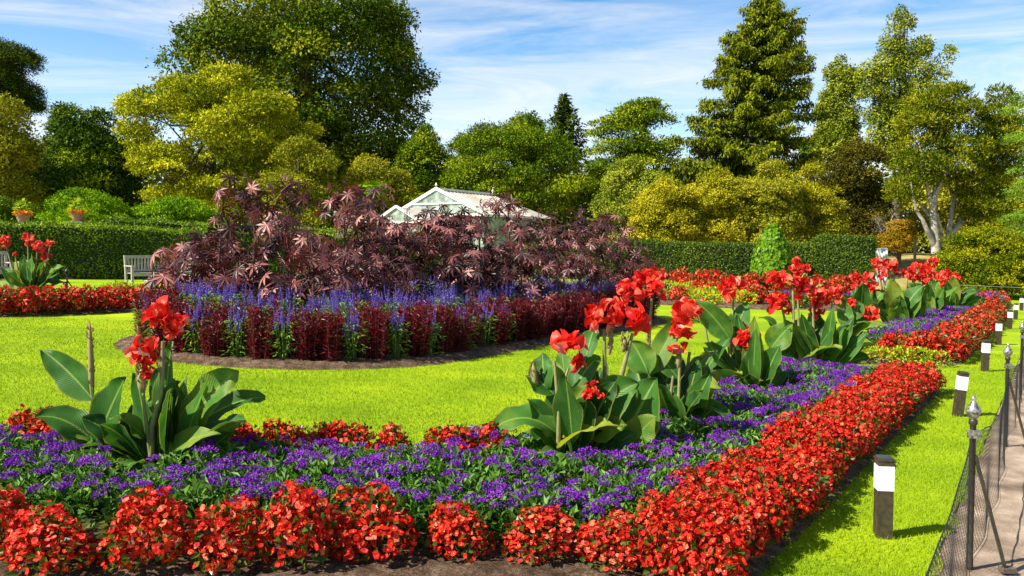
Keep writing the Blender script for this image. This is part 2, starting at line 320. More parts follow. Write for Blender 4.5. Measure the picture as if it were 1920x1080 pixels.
# ------------------------------------------------------------------ setting
def grid_sheet(xs, ys, zf):
    X, Y = np.meshgrid(xs, ys) if xs.ndim == 1 else (xs, ys)
    Z = zf(X, Y); ny, nx = X.shape
    i, j = np.meshgrid(np.arange(ny - 1), np.arange(nx - 1), indexing='ij')
    f = np.stack([i * nx + j, i * nx + j + 1, (i + 1) * nx + j + 1, (i + 1) * nx + j], -1).reshape(-1, 4)
    return np.stack([X, Y, Z], -1).reshape(-1, 3), f
def sheet(name, X, Y, zf, mat):
    mb = MB(); v, f = grid_sheet(X, Y, zf); mb.add(v, f, smooth=True)
    return tag(mb.build(name, mat), kind='structure')
def spaced(a, b, n, p=2.2):
    t = np.linspace(-1, 1, n); return (a + b) / 2 + np.sign(t) * np.abs(t) ** p * (b - a) / 2
gx = np.unique(np.concatenate([np.arange(-50, 51, 1.0), spaced(-900, 900, 60)])); gy = np.unique(np.concatenate([np.arange(-10, 90, 1.0), np.geomspace(90, 1500, 30), np.geomspace(10, 300, 12) * -1]))
sheet('ground', gx, gy, lambda x, y: g(x, y) - 0.02, M['meadow'])
def xe(y): return 2.17 + 0.64 * (y - 4.35)      # lawn / path edge
def xf(y): return 2.40 + 0.64 * (y - 4.40)      # fence line
ly = np.arange(-6, 44.1, 0.25); lt = np.linspace(0, 1, 90)
LX = np.stack([(-26) + (xe(y) + 26) * (1 - (1 - lt) ** 1.4) for y in ly]); LY = np.repeat(ly[:, None], 90, 1)
sheet('lawn', LX, LY, lambda x, y: g(x, y) + 0.012, M['lawn'])
pt = np.linspace(0, 1, 12)
PX = np.stack([xe(y) - 0.05 + 4.6 * pt for y in ly]); PY = np.repeat(ly[:, None], 12, 1)
sheet('path', PX, PY, lambda x, y: g(x, y) - 0.005, M['path'])
VX = np.stack([xe(y) + 4.5 + 26 * pt for y in ly]);
sheet('verge', VX, PY, lambda x, y: g(x, y) + 0.004, M['lawn'])

def sdist(poly, X, Y):
    """signed distance to a polygon, positive inside"""
    P = np.asarray(poly, float); Q = np.roll(P, -1, 0); X = np.asarray(X, float); Y = np.asarray(Y, float)
    d = np.full(X.shape, 1e9); ins = np.zeros(X.shape, bool)
    for a, b in zip(P, Q):
        e = b - a; t = np.clip(((X - a[0]) * e[0] + (Y - a[1]) * e[1]) / (e @ e), 0, 1)
        d = np.minimum(d, np.hypot(X - a[0] - t * e[0], Y - a[1] - t * e[1]))
        c = ((a[1] > Y) != (b[1] > Y)); xi = a[0] + (Y - a[1]) * e[0] / (e[1] if e[1] else 1e-9)
        ins ^= c & (X < xi)
    return np.where(ins, d, -d)
def vnoise(X, Y, s, seed=0):
    r = np.random.default_rng(seed); o = np.zeros_like(X)
    for k in range(7):
        a = r.uniform(0, 2 * PI); f = s * r.uniform(0.6, 2.2); o += np.sin((X * math.cos(a) + Y * math.sin(a)) * f + r.uniform(0, 6))
    return o / 7
BEDS = []
def bed(name, poly, step=0.06, h=0.05, seed=1):
    P = np.asarray(poly, float); BEDS.append(P)
    xs = np.arange(P[:, 0].min() - 0.2, P[:, 0].max() + 0.25, step); ys = np.arange(P[:, 1].min() - 0.2, P[:, 1].max() + 0.25, step)
    X, Y = np.meshgrid(xs, ys); d = sdist(P, X, Y) + 0.02 * vnoise(X, Y, 6, seed)
    def z(x, y): return g(x, y) + 0.012 + np.clip(d * 0.35, -0.05, h) + np.where(d > 0, 0.018 if step < .08 else .012, 0.0) * (vnoise(x, y, 30, seed + 1) + vnoise(x, y, 75, seed + 2))
    v, f = grid_sheet(xs, ys, z); keep = (d.ravel()[f] > -0.16).any(1)
    mb = MB(); mb.add(v, f[keep], smooth=True); return tag(mb.build(name, M['soil']), kind='structure')

# bed outlines on the ground
def edge(y, off): return 1.30 + 0.64 * (y - 4.26) + off
bedA = [(-7.5, 3.55), (-2.0, 3.75), (0.4, 3.6), (.8, 3.5), (1.05, 3.87), (edge(10.4, 0.05), 10.4), (edge(11.0, -0.3), 11.0), (edge(11.3, -2.2), 11.3),
        (edge(10.6, -2.65), 10.6), (edge(6.5, -2.75), 6.5), (-0.35, 6.2), (-2.6, 6.1), (-5.0, 5.9), (-7.5, 5.8)]
bedB = [(edge(12.7, -2.2), 12.7), (edge(12.9, -0.25), 12.9), (edge(13.4, 0), 13.4), (edge(24.0, -0.1), 24.0), (edge(24.8, -0.6), 24.8), (edge(24.8, -2.6), 24.8), (edge(13.5, -2.7), 13.5)]
bedC = [(edge(25.9, -2.4), 26.1), (edge(26, -0.2), 26.0), (edge(33, -0.2), 33), (edge(34, -2.5), 34), (edge(30, -3.2), 30)]
def stadium(a, b, r, n=14, r2=None):
    a = np.array(a); b = np.array(b); d = norm(b - a); ang = math.atan2(d[1], d[0]); o = []
    for k in range(n + 1): t = ang + PI / 2 + PI * k / n; o.append(a + r * np.array([math.cos(t), math.sin(t)]))
    for k in range(n + 1): t = ang - PI / 2 + PI * k / n; o.append(b + (r2 or r) * np.array([math.cos(t), math.sin(t)]))
    return np.array(o)
CA = np.array([-3.0, 12.85]); CB = np.array([0.8, 19.7])
bedK = stadium(CA, CB, 2.75)
bedL = [(-17.5, 13.0), (-8.9, 14.6), (-7.35, 16.6), (-6.0, 19.5), (-7.6, 21.4), (-12, 20.8), (-19, 17.5)]
bedD = [(4.3, 25.2), (7.4, 24.6), (8.2, 26.5), (9.0, 30), (8.6, 34), (5.4, 34), (4.6, 29)]
bedE = [(8.2, 25.4), (11.2, 25.2), (11.8, 27.5), (9.2, 29.5)]
bedF = [(4.0, 36.0), (14.0, 35.0), (15.5, 37.5), (5.0, 39.5)]
for k, (nm, p, st) in enumerate([('front_bed_soil', bedA, .035), ('second_bed_soil', bedB, .12), ('third_bed_soil', bedC, .2), ('island_bed_soil', bedK, .07), ('left_bed_soil', bedL, .15), ('far_bed_soil', bedD, .25), ('corner_bed_soil', bedE, .25), ('hedge_bed_soil', bedF, .3)]):
    bed(nm, p, st, 0.045 if k == 0 else 0.07, 10 + k)
def bz(poly, x, y):
    return float(g(x, y) + 0.012 + min(max(float(sdist(poly, np.array([x]), np.array([y]))[0]) * 0.35, 0), 0.04))

# grass blades over the near lawn
def grass(n, y0, y1, hh, ww, seed):
    r = np.random.default_rng(seed)
    Y = y0 + (y1 - y0) * r.random(n) ** 1.25
    lim = Y * 0.62
    X = r.uniform(-1, 1, n) * lim; k = X < xe(Y) + 0.03 + 0.03 * np.sin(Y * 9)
    X, Y = X[k], Y[k]; ok = np.ones(len(X), bool)
    for P in BEDS: ok &= sdist(P, X, Y) < 0.02
    X, Y = X[ok], Y[ok]; n = len(X)
    P = np.stack([X, Y, g(X, Y) + 0.008], -1)
    D = norm(np.stack([r.normal(0, .45, n), r.normal(0, .45, n), np.ones(n)], -1)); S = norm(np.cross(D, rdir(n, r)))
    h = (hh * r.uniform(.6, 1.25, n))[:, None]; wv = (ww * np.sqrt(Y / 5.0))[:, None]
    v = np.stack([P - S * wv / 2, P + S * wv / 2, P + D * h], 1).reshape(-1, 3)
    va = np.clip(0.5 + 0.5 * vnoise(X, Y, 2.0, 3) + r.normal(0, .13, n), 0, 1)
    mb = MB(); mb.add(v, np.arange(n * 3).reshape(-1, 3), np.repeat(va, 3)); return mb
mb = grass(330000, 4.0, 15, 0.030, 0.0055, 5)
tag(mb.build('grass', M['lawn_blade']), 'short bright yellow green mown grass of the lawn', 'grass', kind='stuff')

# ------------------------------------------------------------------ small plants
def dome_pts(n, r, h, rr, bulge=0.0):
    """points on a bush surface with outward normals"""
    d = rdir(n, rr); d[:, 2] = np.abs(d[:, 2]) * 1.45 - 0.55; d = norm(d)
    P = np.stack([d[:, 0] * r, d[:, 1] * r, h * 0.40 + d[:, 2] * h * 0.60], -1)
    P[:, 2] = np.maximum(P[:, 2], .012)
    return P, norm(d * np.array([1 / r, 1 / r, 1 / (h * 0.58)]))
# begonia flower: two large, two small petals; yellow heart apart
PET = np.array([[0, 0, 0], [.5, .35, .18], [.38, .95, .25], [-.38, .95, .25], [-.5, .35, .18]])
def begonia(seed, r=0.165, h=0.31, nf=600, fs=0.0142):
    rr = np.random.default_rng(seed)
    root = empty('begonia_bush', (0, 0, -50), 'red begonia bush', 'begonia', 'red begonia bushes')
    # lobed bush: several sub-domes
    Pl_, Nl_, Vl_ = [], [], []
    for q in range(9):
        a = q * 2.4 + rr.uniform(-.5, .5); dd_ = r * (0 if q == 0 else rr.uniform(.30, .62)); lr = r * rr.uniform(.38, .58); hz_ = h * (1.0 if q == 0 else rr.uniform(.55, 1.02))
        p_, n_ = dome_pts(int(nf * .46), lr * 1.12, hz_ * rr.uniform(.85, 1.0), rr); p_[:, 2] += hz_ - p_[:, 2].max(); p_[:, 0] += math.cos(a) * dd_; p_[:, 1] += math.sin(a) * dd_; Pl_.append(p_); Nl_.append(n_); Vl_.append(np.full(len(p_), rr.normal(0, .14)))
    P = np.concatenate(Pl_); Nn = np.concatenate(Nl_); Vo = np.concatenate(Vl_); o_ = rr.permutation(len(P)); P, Nn, Vo = P[o_], Nn[o_], Vo[o_]
    keep_ = (P[:, 0] ** 2 + P[:, 1] ** 2) / r ** 2 + (P[:, 2] / h) ** 2 * .55 > rr.uniform(.25, .5, len(P)); P, Nn, Vo = P[keep_], Nn[keep_], Vo[keep_]
    P *= rr.uniform(.93, 1.05, (len(P), 1)); P[:, 2] = np.maximum(P[:, 2], .015)
    wgt = rr.random(len(P)) < np.clip(0.50 + P[:, 2] / h * 0.65 + .25 * np.sin(P[:, 0] * 50 + seed) * np.sin(P[:, 1] * 46) * np.sin(P[:, 2] * 40), 0.05, 1); P, Nn, Vo = P[wgt][:int(nf * 1.15)], Nn[wgt][:int(nf * 1.15)], Vo[wgt][:int(nf * 1.15)]
    n = len(P); Nf = norm(Nn + rr.normal(0, .62, (n, 3)) + np.array([0, 0, .15]))
    mbf = MB(); mc = MB(); base_t = norm(np.cross(Nf, rdir(n, rr))); b2 = np.cross(Nf, base_t)
    v0 = np.clip(rr.beta(2.0, 2.0, n) + Vo, 0, 1); s0 = fs * rr.uniform(.75, 1.25, n)
    for k, (a, sc_) in enumerate([(0, 1.0), (PI, 1.0), (PI / 2, .72), (-PI / 2, .72)]):
        D = base_t * math.cos(a) + b2 * math.sin(a)
        inst(mbf, PET * [1.15, 1, 1], [[0, 1, 2, 3, 4]], P, D, Nf, s0 * sc_, np.clip(v0 + rr.normal(0, .08, n), 0, 1))
    leaves(mc, P + Nf * s0[:, None] * .10 - base_t * s0[:, None] * .25, base_t, Nf, s0 * np.where(rr.random(n) < .5, .40, .02), s0 * .34, 0.5)
    flo = mbf.build('flowers', M['begonia'], root)
    ml = MB(); Pl, Nl = dome_pts(170, r * .99, h * .97, rr); Pl[:, 2] = np.maximum(Pl[:, 2], 0.02)
    leaves(ml, Pl * rr.uniform(.7, 1, (170, 1)), norm(Nl + rr.normal(0, .5, (170, 3)) + np.array([0, 0, .2])), norm(Nl + rr.normal(0, .6, (170, 3)) + [0, 0, .8]), rr.uniform(.028, .05, 170), rr.uniform(.024, .036, 170), rr.random(170), 0.18)
    for k in range(9):
        a = rr.uniform(0, 6.28); tube(ml, [(0.02 * math.cos(a), .02 * math.sin(a), 0), (r * .6 * math.cos(a), r * .6 * math.sin(a), h * .7)], .004, 4, var=0.9)
    fol = ml.build('foliage', M['begonia_leaf'], root)
    cen = mc.build('flower_centres', M['yellow'], root)
    reg(root, flo, fol, cen); return root
begs = [begonia(s) for s in (11, 12, 13, 14, 15)]
begs_far = [begonia(s, nf=280, fs=0.0195) for s in (21, 22, 23)]
USED = set()

def heliotrope(seed, r=0.20, h=0.22):
    rr = np.random.default_rng(seed)
    root = empty('heliotrope_plant', (0, 0, -50), 'purple heliotrope', 'heliotrope', 'purple heliotropes')
    ml = MB(); n = 330; P, Nn = dome_pts(n, r, h, rr); P *= rr.uniform(.72, 1.05, (n, 1)); P[:, 2] = np.maximum(P[:, 2], .01)
    D = norm(Nn * .7 + rr.normal(0, .55, (n, 3)) + [0, 0, .25]); Nl = norm(Nn * .3 + rr.normal(0, .35, (n, 3)) + [0, 0, 1.0])
    leaves(ml, P - D * .02, D, Nl, rr.uniform(.04, .075, n), rr.uniform(.020, .034, n), np.clip(rr.beta(2, 2, n), 0, 1), 0.20, curl=0.15)
    for k in range(8):
        a = rr.uniform(0, 6.28); tube(ml, [(0, 0, 0), (r * .55 * math.cos(a), r * .55 * math.sin(a), h * .85)], .004, 4, var=0.2)
    fol = ml.build('foliage', M['helio_leaf'], root)
    mf = MB(); nc = int([3, 8, 5, 4, 7, 6][seed % 6])
    for k in range(nc):
        a = rr.uniform(0, 6.28); q = math.sqrt(rr.uniform(0.02, 1)) * r * .95
        c = np.array([q * math.cos(a), q * math.sin(a), h * (1.03 - .25 * (q / r) ** 2) + rr.uniform(-.01, .02)]); cr = rr.uniform(.030, .062)
        m_ = int(46 * (cr / .035) ** 1.5); d = rdir(m_, rr); d[:, 2] = np.abs(d[:, 2]); t = rr.random(m_) ** .5
        tilt = np.array([rr.normal(0, .25), rr.normal(0, .25) - .1])
        Pf = c + np.stack([np.cos(d[:, 0] * 9) * t * cr * 1.15, np.sin(d[:, 0] * 9) * t * cr, (1 - t ** 2) * cr * .45 + rr.normal(0, .003, m_)], -1)
        Pf[:, 2] += (Pf[:, :2] - c[:2]) @ tilt
        Nf = norm(rr.normal(0, .45, (m_, 3)) + [0, -.15, 1]); Df = rdir(m_, rr)
        leaves(mf, Pf, Df, Nf, rr.uniform(.010, .015, m_), .012, np.clip(rr.normal(.5, .25) * .5 + rr.random(m_) * .6, 0, 1), 0.3)
    fl = mf.build('flower_heads', M['helio'], root)
    reg(root, fol, fl); return root
hels = [heliotrope(s) for s in (31, 32, 33, 34, 35, 36)]

def salvia(seed, h=0.58, ns=19):
    rr = np.random.default_rng(seed)
    root = empty('salvia_plant', (0, 0, -50), 'blue salvia', 'salvia', 'blue salvias')
    ml = MB(); n = 170; n = 250; a = rr.uniform(0, 6.28, n); zz = rr.random(n) ** .7 * h * 1.06; q = .05 + .13 * rr.random(n)
    P = np.stack([np.cos(a) * q, np.sin(a) * q, zz], -1); O = np.stack([np.cos(a), np.sin(a), rr.normal(.1, .45, n)], -1)
    leaves(ml, P, norm(O), norm(rr.normal(0, .4, (n, 3)) + [0, 0, 1]), rr.uniform(.05, .09, n), rr.uniform(.014, .024, n), np.clip(rr.beta(2, 2, n), 0, 1), 0.15, curl=.25)
    ms = MB()
    for k in range(ns):
        a0 = rr.uniform(0, 6.28); q0 = rr.uniform(0, .13); b = np.array([math.cos(a0) * q0, math.sin(a0) * q0, 0]); ln = rr.uniform(.13, .24)
        t0 = b + [0, 0, h * rr.uniform(.74, 1.06)]; dr = norm(np.array([b[0] * 1.1 + rr.normal(0, .05), b[1] * 1.1 + rr.normal(0, .05), 1.0])); t1 = t0 + dr * ln
        tube(ml, [b * .3, t0], .003, 4, var=.4)
        m_ = 34; tt = np.linspace(0, 1, m_) ; aa = rr.uniform(0, 6.28, m_); rad = .010 * (1 - tt * .75) + .003
        Pp = t0 + dr * (ln * tt)[:, None]; Oo = np.stack([np.cos(aa), np.sin(aa), np.full(m_, .5)], -1)
        leaves(ms, Pp + Oo * .002, norm(Oo), norm(rdir(m_, rr)), rad * 2.1, .011 * (1 - tt * .5), np.clip(rr.normal(.5, .25, m_), 0, 1), 0.2)
        tube(ms, [t0, t1], [.005, .002], 4, var=.25)
    fo = ml.build('foliage', M['salvia_leaf'], root); fs_ = ms.build('flower_spikes', M['salvia'], root)
    reg(root, fo, fs_); return root
sals = [salvia(s) for s in (41, 42, 43, 44)]

def iresine(seed, h=0.74, r=.25, ns=21):
    rr = np.random.default_rng(seed)
    root = empty('bloodleaf_plant', (0, 0, -50), 'dark red bloodleaf', 'bloodleaf', 'bloodleaf edging')
    ml = MB(); mst = MB()
    for k in range(ns):
        a0 = rr.uniform(0, 6.28); q0 = math.sqrt(rr.random()) * r; hh = h * rr.uniform(.78, 1.05) * (1 - .22 * (q0 / r) ** 2)
        b = np.array([math.cos(a0) * q0 * .55, math.sin(a0) * q0 * .55, 0]); t = np.array([math.cos(a0) * q0, math.sin(a0) * q0, hh])
        tube(mst, [b, (b + t) / 2 + [0, 0, .0], t], [.005, .004, .002], 4, var=.3)
        m_ = 76; tt = rr.random(m_) ** .85; aa = rr.uniform(0, 6.28, m_); Pp = b + (t - b) * tt[:, None] + rr.normal(0, .018, (m_, 3))
        up = rr.normal(.15, .35, m_) + tt * .7
        D = norm(np.stack([np.cos(aa), np.sin(aa), up], -1)); ll = rr.uniform(.055, .10, m_) * (1 - .25 * tt)
        leaves(ml, Pp, D, norm(np.stack([-np.cos(aa) * .5, -np.sin(aa) * .5, np.ones(m_)], -1) + rr.normal(0, .4, (m_, 3))), ll, ll * .24, np.clip(rr.beta(2, 2.4, m_), 0, 1), 0.22, curl=.12)
    fo = ml.build('foliage', M['iresine'], root); st = mst.build('stems', M['castor_stem'], root)
    reg(root, fo, st); return root
ires = [iresine(s) for s in (51, 52, 53, 54)]

# ------------------------------------------------------------------ planting
def edgepts(a, b, sp, jit, rr):
    a = np.array(a); b = np.array(b); n = max(1, int(np.linalg.norm(b - a) / sp)); t = (np.arange(n) + .5) / n
    return a + (b - a) * t[:, None] + rr.normal(0, jit, (n, 2))
rp_ = np.random.default_rng(99)
FRONT = [(85, 1076, 955, 85, 'leftmost red begonia bush in the front row by the soil edge'),
         (262, 1070, 915, 80, 'second red begonia bush from the left in the front row'),
         (420, 1072, 932, 72, 'third red begonia bush of the front row, below the left canna'),
         (550, 1064, 910, 74, 'fourth red begonia bush from the left in the front row'),
         (692, 1052, 906, 84, 'tall widest red begonia bush in the middle of the front row'),
         (860, 1046, 942, 60, 'small red begonia bush right of the widest one in the front row'),
         (1006, 1052, 950, 68, 'small red begonia bush between heliotropes below the middle canna'),
         (1150, 1066, 962, 68, 'red begonia bush of the front row next to the dense corner border')]
for i, (px, yb, yt, hw, lab) in enumerate(FRONT):
    p = G(px, yb + 22); dpt = p[1]; rad = hw / 1600 * dpt; dpt += rad * .45; p = onx(px, dpt)
    z = bz(bedA, p[0], p[1]); hh = at(px, yt, dpt)[2] - z
    place(begs[i % 5], USED, (p[0], p[1], z - .01), i * 1.3, (rad / .165, rad / .165, hh / .31), lab, 'red begonia bushes in the front row')
# extra bush cut by the left edge
p = G(-40, 1070); place(begs[2], USED, (p[0], p[1] + .12, bz(bedA, p[0], p[1])), .7, 1, 'red begonia bush cut by the left edge of the picture in the front row', 'red begonia bushes in the front row')
lab = 'red begonia bush packed in the dense near border beside the lawn strip with bollards'
cnt = 0
for off, sp, s, rown in ((-.16, .225, .98, 'lawn side'), (-.37, .24, .98, 'middle'), (-.56, .26, .92, 'inner')):
    y = {'lawn side': 3.86, 'middle': 4.0, 'inner': 4.3}[rown]; k_ = 0
    while y < 10.55:
        x = edge(y, off) + rp_.normal(0, .025); yy = y + rp_.normal(0, .03); t = (y - 4.2) / 6.3
        place(begs[cnt % 5], USED, (x, yy, bz(bedA, x, yy)), rp_.uniform(0, 6), rp_.uniform(.90, 1.12) * s, nth(k_ + 1) + ' red begonia from the near end in the ' + rown + ' row of the near border', 'red begonias of the near border'); cnt += 1; k_ += 1
        y += sp
for x, y, lab in [(.86, 4.12, 'red begonia filling the near corner where the front row meets the near border')]:
    place(begs[cnt % 5], USED, (x, y, bz(bedA, x, y)), x * 9, 1.0, lab, 'red begonias of the near border'); cnt += 1
lab = 'red begonia bush in the back row between purple heliotrope and the lawn'
for k_, px in enumerate((45, 85, 120, 430, 455, 515, 548, 600, 635, 665, 735, 822, 850, 880, 915, 940)):
    x, y = onx(px, 5.92)[:2]; place(begs_far[cnt % 3], USED, (x, y, bz(bedA, x, y)), px, rp_.uniform(.72, .95), nth(k_ + 1) + ' red begonia from the left in the back row between heliotrope and lawn', 'red begonias of the back row'); cnt += 1
lab = 'red begonia bush on the lawn side of the bed behind the cannas'
for k_, (x, y) in enumerate(edgepts((edge(6.8, -2.55), 6.8), (edge(10.4, -2.5), 10.4), .45, .04, rp_)):
    place(begs_far[cnt % 3], USED, (x, y, bz(bedA, x, y)), x, 1, nth(k_ + 1) + ' red begonia from the near end on the lawn side behind the cannas', 'red begonias behind the cannas'); cnt += 1

CANNA_A = G(300, 900)[:2]; CB_ = [G(1075, 880)[:2], G(1268, 822)[:2], G(1405, 748)[:2], G(1540, 695)[:2]]
nh = 0
def helio_fill(poly, sp, margins, avoid, lab, group, s=1.0, lim=None):
    global nh
    P = np.asarray(poly); y = P[:, 1].min() + .2
    row = 0; row_n = 1
    while y < P[:, 1].max():
        x = P[:, 0].min() + (.5 * sp if row % 2 else 0); kk = 1; hit = False
        while x < P[:, 0].max():
            xx = x + rp_.normal(0, .04); yy = y + rp_.normal(0, .04); x += sp
            if margins(xx, yy) and all(math.hypot(xx - a[0], (yy - a[1]) * (1.0 if yy > a[1] else .60)) > .37 for a in avoid) and abs(xx) < .64 * yy + .3:
                place(hels[nh % 6], USED, (xx, yy, bz(poly, xx, yy) - .01), rp_.uniform(0, 6), rp_.uniform(.9, 1.12) * s, 'heliotrope, ' + nth(kk) + ' from left in ' + nth(row_n) + ' row from the front of the ' + lab, group); nh += 1; kk += 1; hit = True
        y += sp * .87; row += 1; row_n += hit
def mA(x, y):
    d = float(sdist(bedA, np.array([x]), np.array([y]))[0]); offr = x - edge(y, 0)
    if d < .2 or offr > -.74: return False
    if y < 4.40 and x < .75: return False
    if y > 5.75 and x < -.2: return False
    return True
helio_fill(bedA, .30, mA, [CANNA_A] + CB_, 'near bed', 'heliotropes of the near bed')
def mB(x, y):
    d = float(sdist(bedB, np.array([x]), np.array([y]))[0]); return d > .25 and -1.8 < x - edge(y, 0) < -.75 and y > 13.9
helio_fill(bedB, .42, mB, [], 'second bed', 'heliotropes of the second bed', 1.35)
lab = 'red begonia bush in the dense border of the second bed beside the far bollards'
for off, sp, rown in ((-.2, .36, 'lawn side'), (-.58, .38, 'inner')):
    y = 13.4; k_ = 0
    while y < 24.4:
        x = edge(y, off); place(begs_far[cnt % 3], USED, (x, y, bz(bedB, x, y)), rp_.uniform(0, 6), rp_.uniform(1.25, 1.5), nth(k_ + 1) + ' red begonia from the near end in the ' + rown + ' row of the second bed', 'red begonias of the second bed'); cnt += 1; y += sp; k_ += 1
lab = 'red begonia at the near corner of the second bed behind the lime edging plants'
for k_, y in enumerate((13.4, 13.75, 14.1)):
    for off in (-.9, -1.2):
        x = edge(y, off); place(begs_far[cnt % 3], USED, (x, y, bz(bedB, x, y)), rp_.uniform(0, 6), 1.25, nth(k_ + 1) + ' red begonia from the lime edging in the corner of the second bed, ' + ('right' if off > -1 else 'left'), 'red begonias of the second bed'); cnt += 1
lab = 'red begonia bush in the round-ended third bed at the far end of the bollards'
for k in range(46):
    while True:
        x, y = rp_.uniform(11, 19), rp_.uniform(26, 34)
        if .2 < sdist(bedC, np.array([x]), np.array([y]))[0]: break
    (place(begs_far[cnt % 3], USED, (x, y, bz(bedC, x, y)), x, rp_.uniform(1.3, 1.8), lab, 'red begonias of the third bed') if k % 4 else
     place(hels[k % 6], USED, (x, y, bz(bedC, x, y)), x, 2.0, 'purple heliotrope among the red begonias of the third bed', 'heliotropes of the third bed')); cnt += 1
# left bed: two rows of begonias along its front edge
lab = 'red begonia bush in the left bed edging in front of the far left cannas'
for dy, rown in ((.28, 'front'), (.68, 'middle'), (1.05, 'back')):
    for k_, (x, y) in enumerate(np.concatenate([edgepts((-12.5, 13.9 + dy), (-8.8, 14.65 + dy), .38, .03, rp_), edgepts((-8.8, 14.65 + dy), (-7.3 - .2 * dy, 16.8 + dy), .38, .03, rp_)])):
        place(begs_far[cnt % 3], USED, (x, y, bz(bedL, x, y)), rp_.uniform(0, 6), rp_.uniform(1.25, 1.55), nth(k_ + 1) + ' red begonia from the left in the ' + rown + ' row of the left bed', 'red begonias of the left bed'); cnt += 1

# island bed: rings
def ringpts(off, sp):
    P = stadium(CA, CB, off, 30); P = np.concatenate([P, P[:1]]); seg = np.linalg.norm(np.diff(P, axis=0), axis=1); c = np.concatenate([[0], np.cumsum(seg)])
    t = np.arange(0, c[-1], sp); return np.stack([np.interp(t, c, P[:, 0]), np.interp(t, c, P[:, 1])], -1)
def visible_side(x, y):
    dA = CB - CA; t = np.clip(((np.array([x, y]) - CA) @ dA) / (dA @ dA), 0, 1); c = CA + dA * t; nn = np.array([x, y]) - c
    return nn @ np.array([.35, -1.0]) > -2.3
k = 0
for off, sp in ((2.30, .29), (2.02, .31)):
    kr = 0
    for x, y in ringpts(off, sp):
        if not visible_side(x, y): continue
        kr += 1
        if off > 2.1 and k % 7 in (1, 3, 6) and x < 0 and y < 17: k += 1; x2, y2 = x, y; place(sals[k % 4], USED, (x2, y2, bz(bedK, x2, y2) - .12), k, (1, 1, 1.0), nth(int(kr)) + ' plant from left in the outer island edging row, a blue salvia', 'salvias in gaps of the bloodleaf'); continue
        oo = place(ires[k % 4], USED, (x + rp_.normal(0, .03), y + rp_.normal(0, .03), bz(bedK, x, y) - .02), rp_.uniform(0, 6), rp_.uniform(.82, 1.12), nth(int(kr)) + ' dark red bloodleaf from the left in the ' + ('outer' if off > 2.1 else 'inner') + ' island edging row', 'bloodleaf edging of the island bed'); k += 1; oo.rotation_euler.x = rp_.normal(0, .10); oo.rotation_euler.y = rp_.normal(0, .10)
for off, sp, rown in ((1.72, .27, 'front'), (1.42, .30, 'middle'), (1.08, .36, 'back')):
    kr = 0
    for x, y in ringpts(off, sp):
        if not visible_side(x, y): continue
        kr += 1
        oo = place(sals[k % 4], USED, (x + rp_.normal(0, .03), y + rp_.normal(0, .03), bz(bedK, x, y) + .03), rp_.uniform(0, 6), rp_.uniform(.84, 1.14), nth(kr) + ' blue salvia from the left in the ' + rown + ' salvia row', 'salvias of the island bed'); k += 1; oo.rotation_euler.x = rp_.normal(0, .10); oo.rotation_euler.y = rp_.normal(0, .10)

# castor oil plants
def castor_leaf(mb, c, nrm, up, size, var, rr):
    nl = 8; nrm = norm(nrm); D0 = norm(up - nrm * (up @ nrm)); S0 = np.cross(D0, nrm)
    for q in range(nl):
        a = (q - (nl - 1) / 2) * (2 * PI / (nl + .9)); ln = size * (1 - .09 * abs(q - 3.5)) * rr.uniform(.85, 1.08); wd = ln * .235
        D = norm(D0 * math.cos(a) + S0 * math.sin(a) - nrm * .02); S = np.cross(D, nrm); U = np.cross(S, D)
        t = np.array([0, .22, .5, .78, 1.0]); wv = np.array([.18, .55, 1, .62, .0]) * wd / 2; dr = -ln * rr.uniform(.10, .34) * t ** 2
        cen = c + D * (ln * t)[:, None] + nrm * dr[:, None]
        Lf = cen + S * wv[:, None] + U * (wv * .28)[:, None]; Rt = cen - S * wv[:, None] + U * (wv * .28)[:, None]
        v = np.concatenate([cen, Lf, Rt]); f = []
        for i in range(4): f += [[i, i + 1, 6 + i, 5 + i], [i, 10 + i, 11 + i, i + 1]]
        mb.add(v, f, np.clip(var + rr.normal(0, .06), 0, 1))
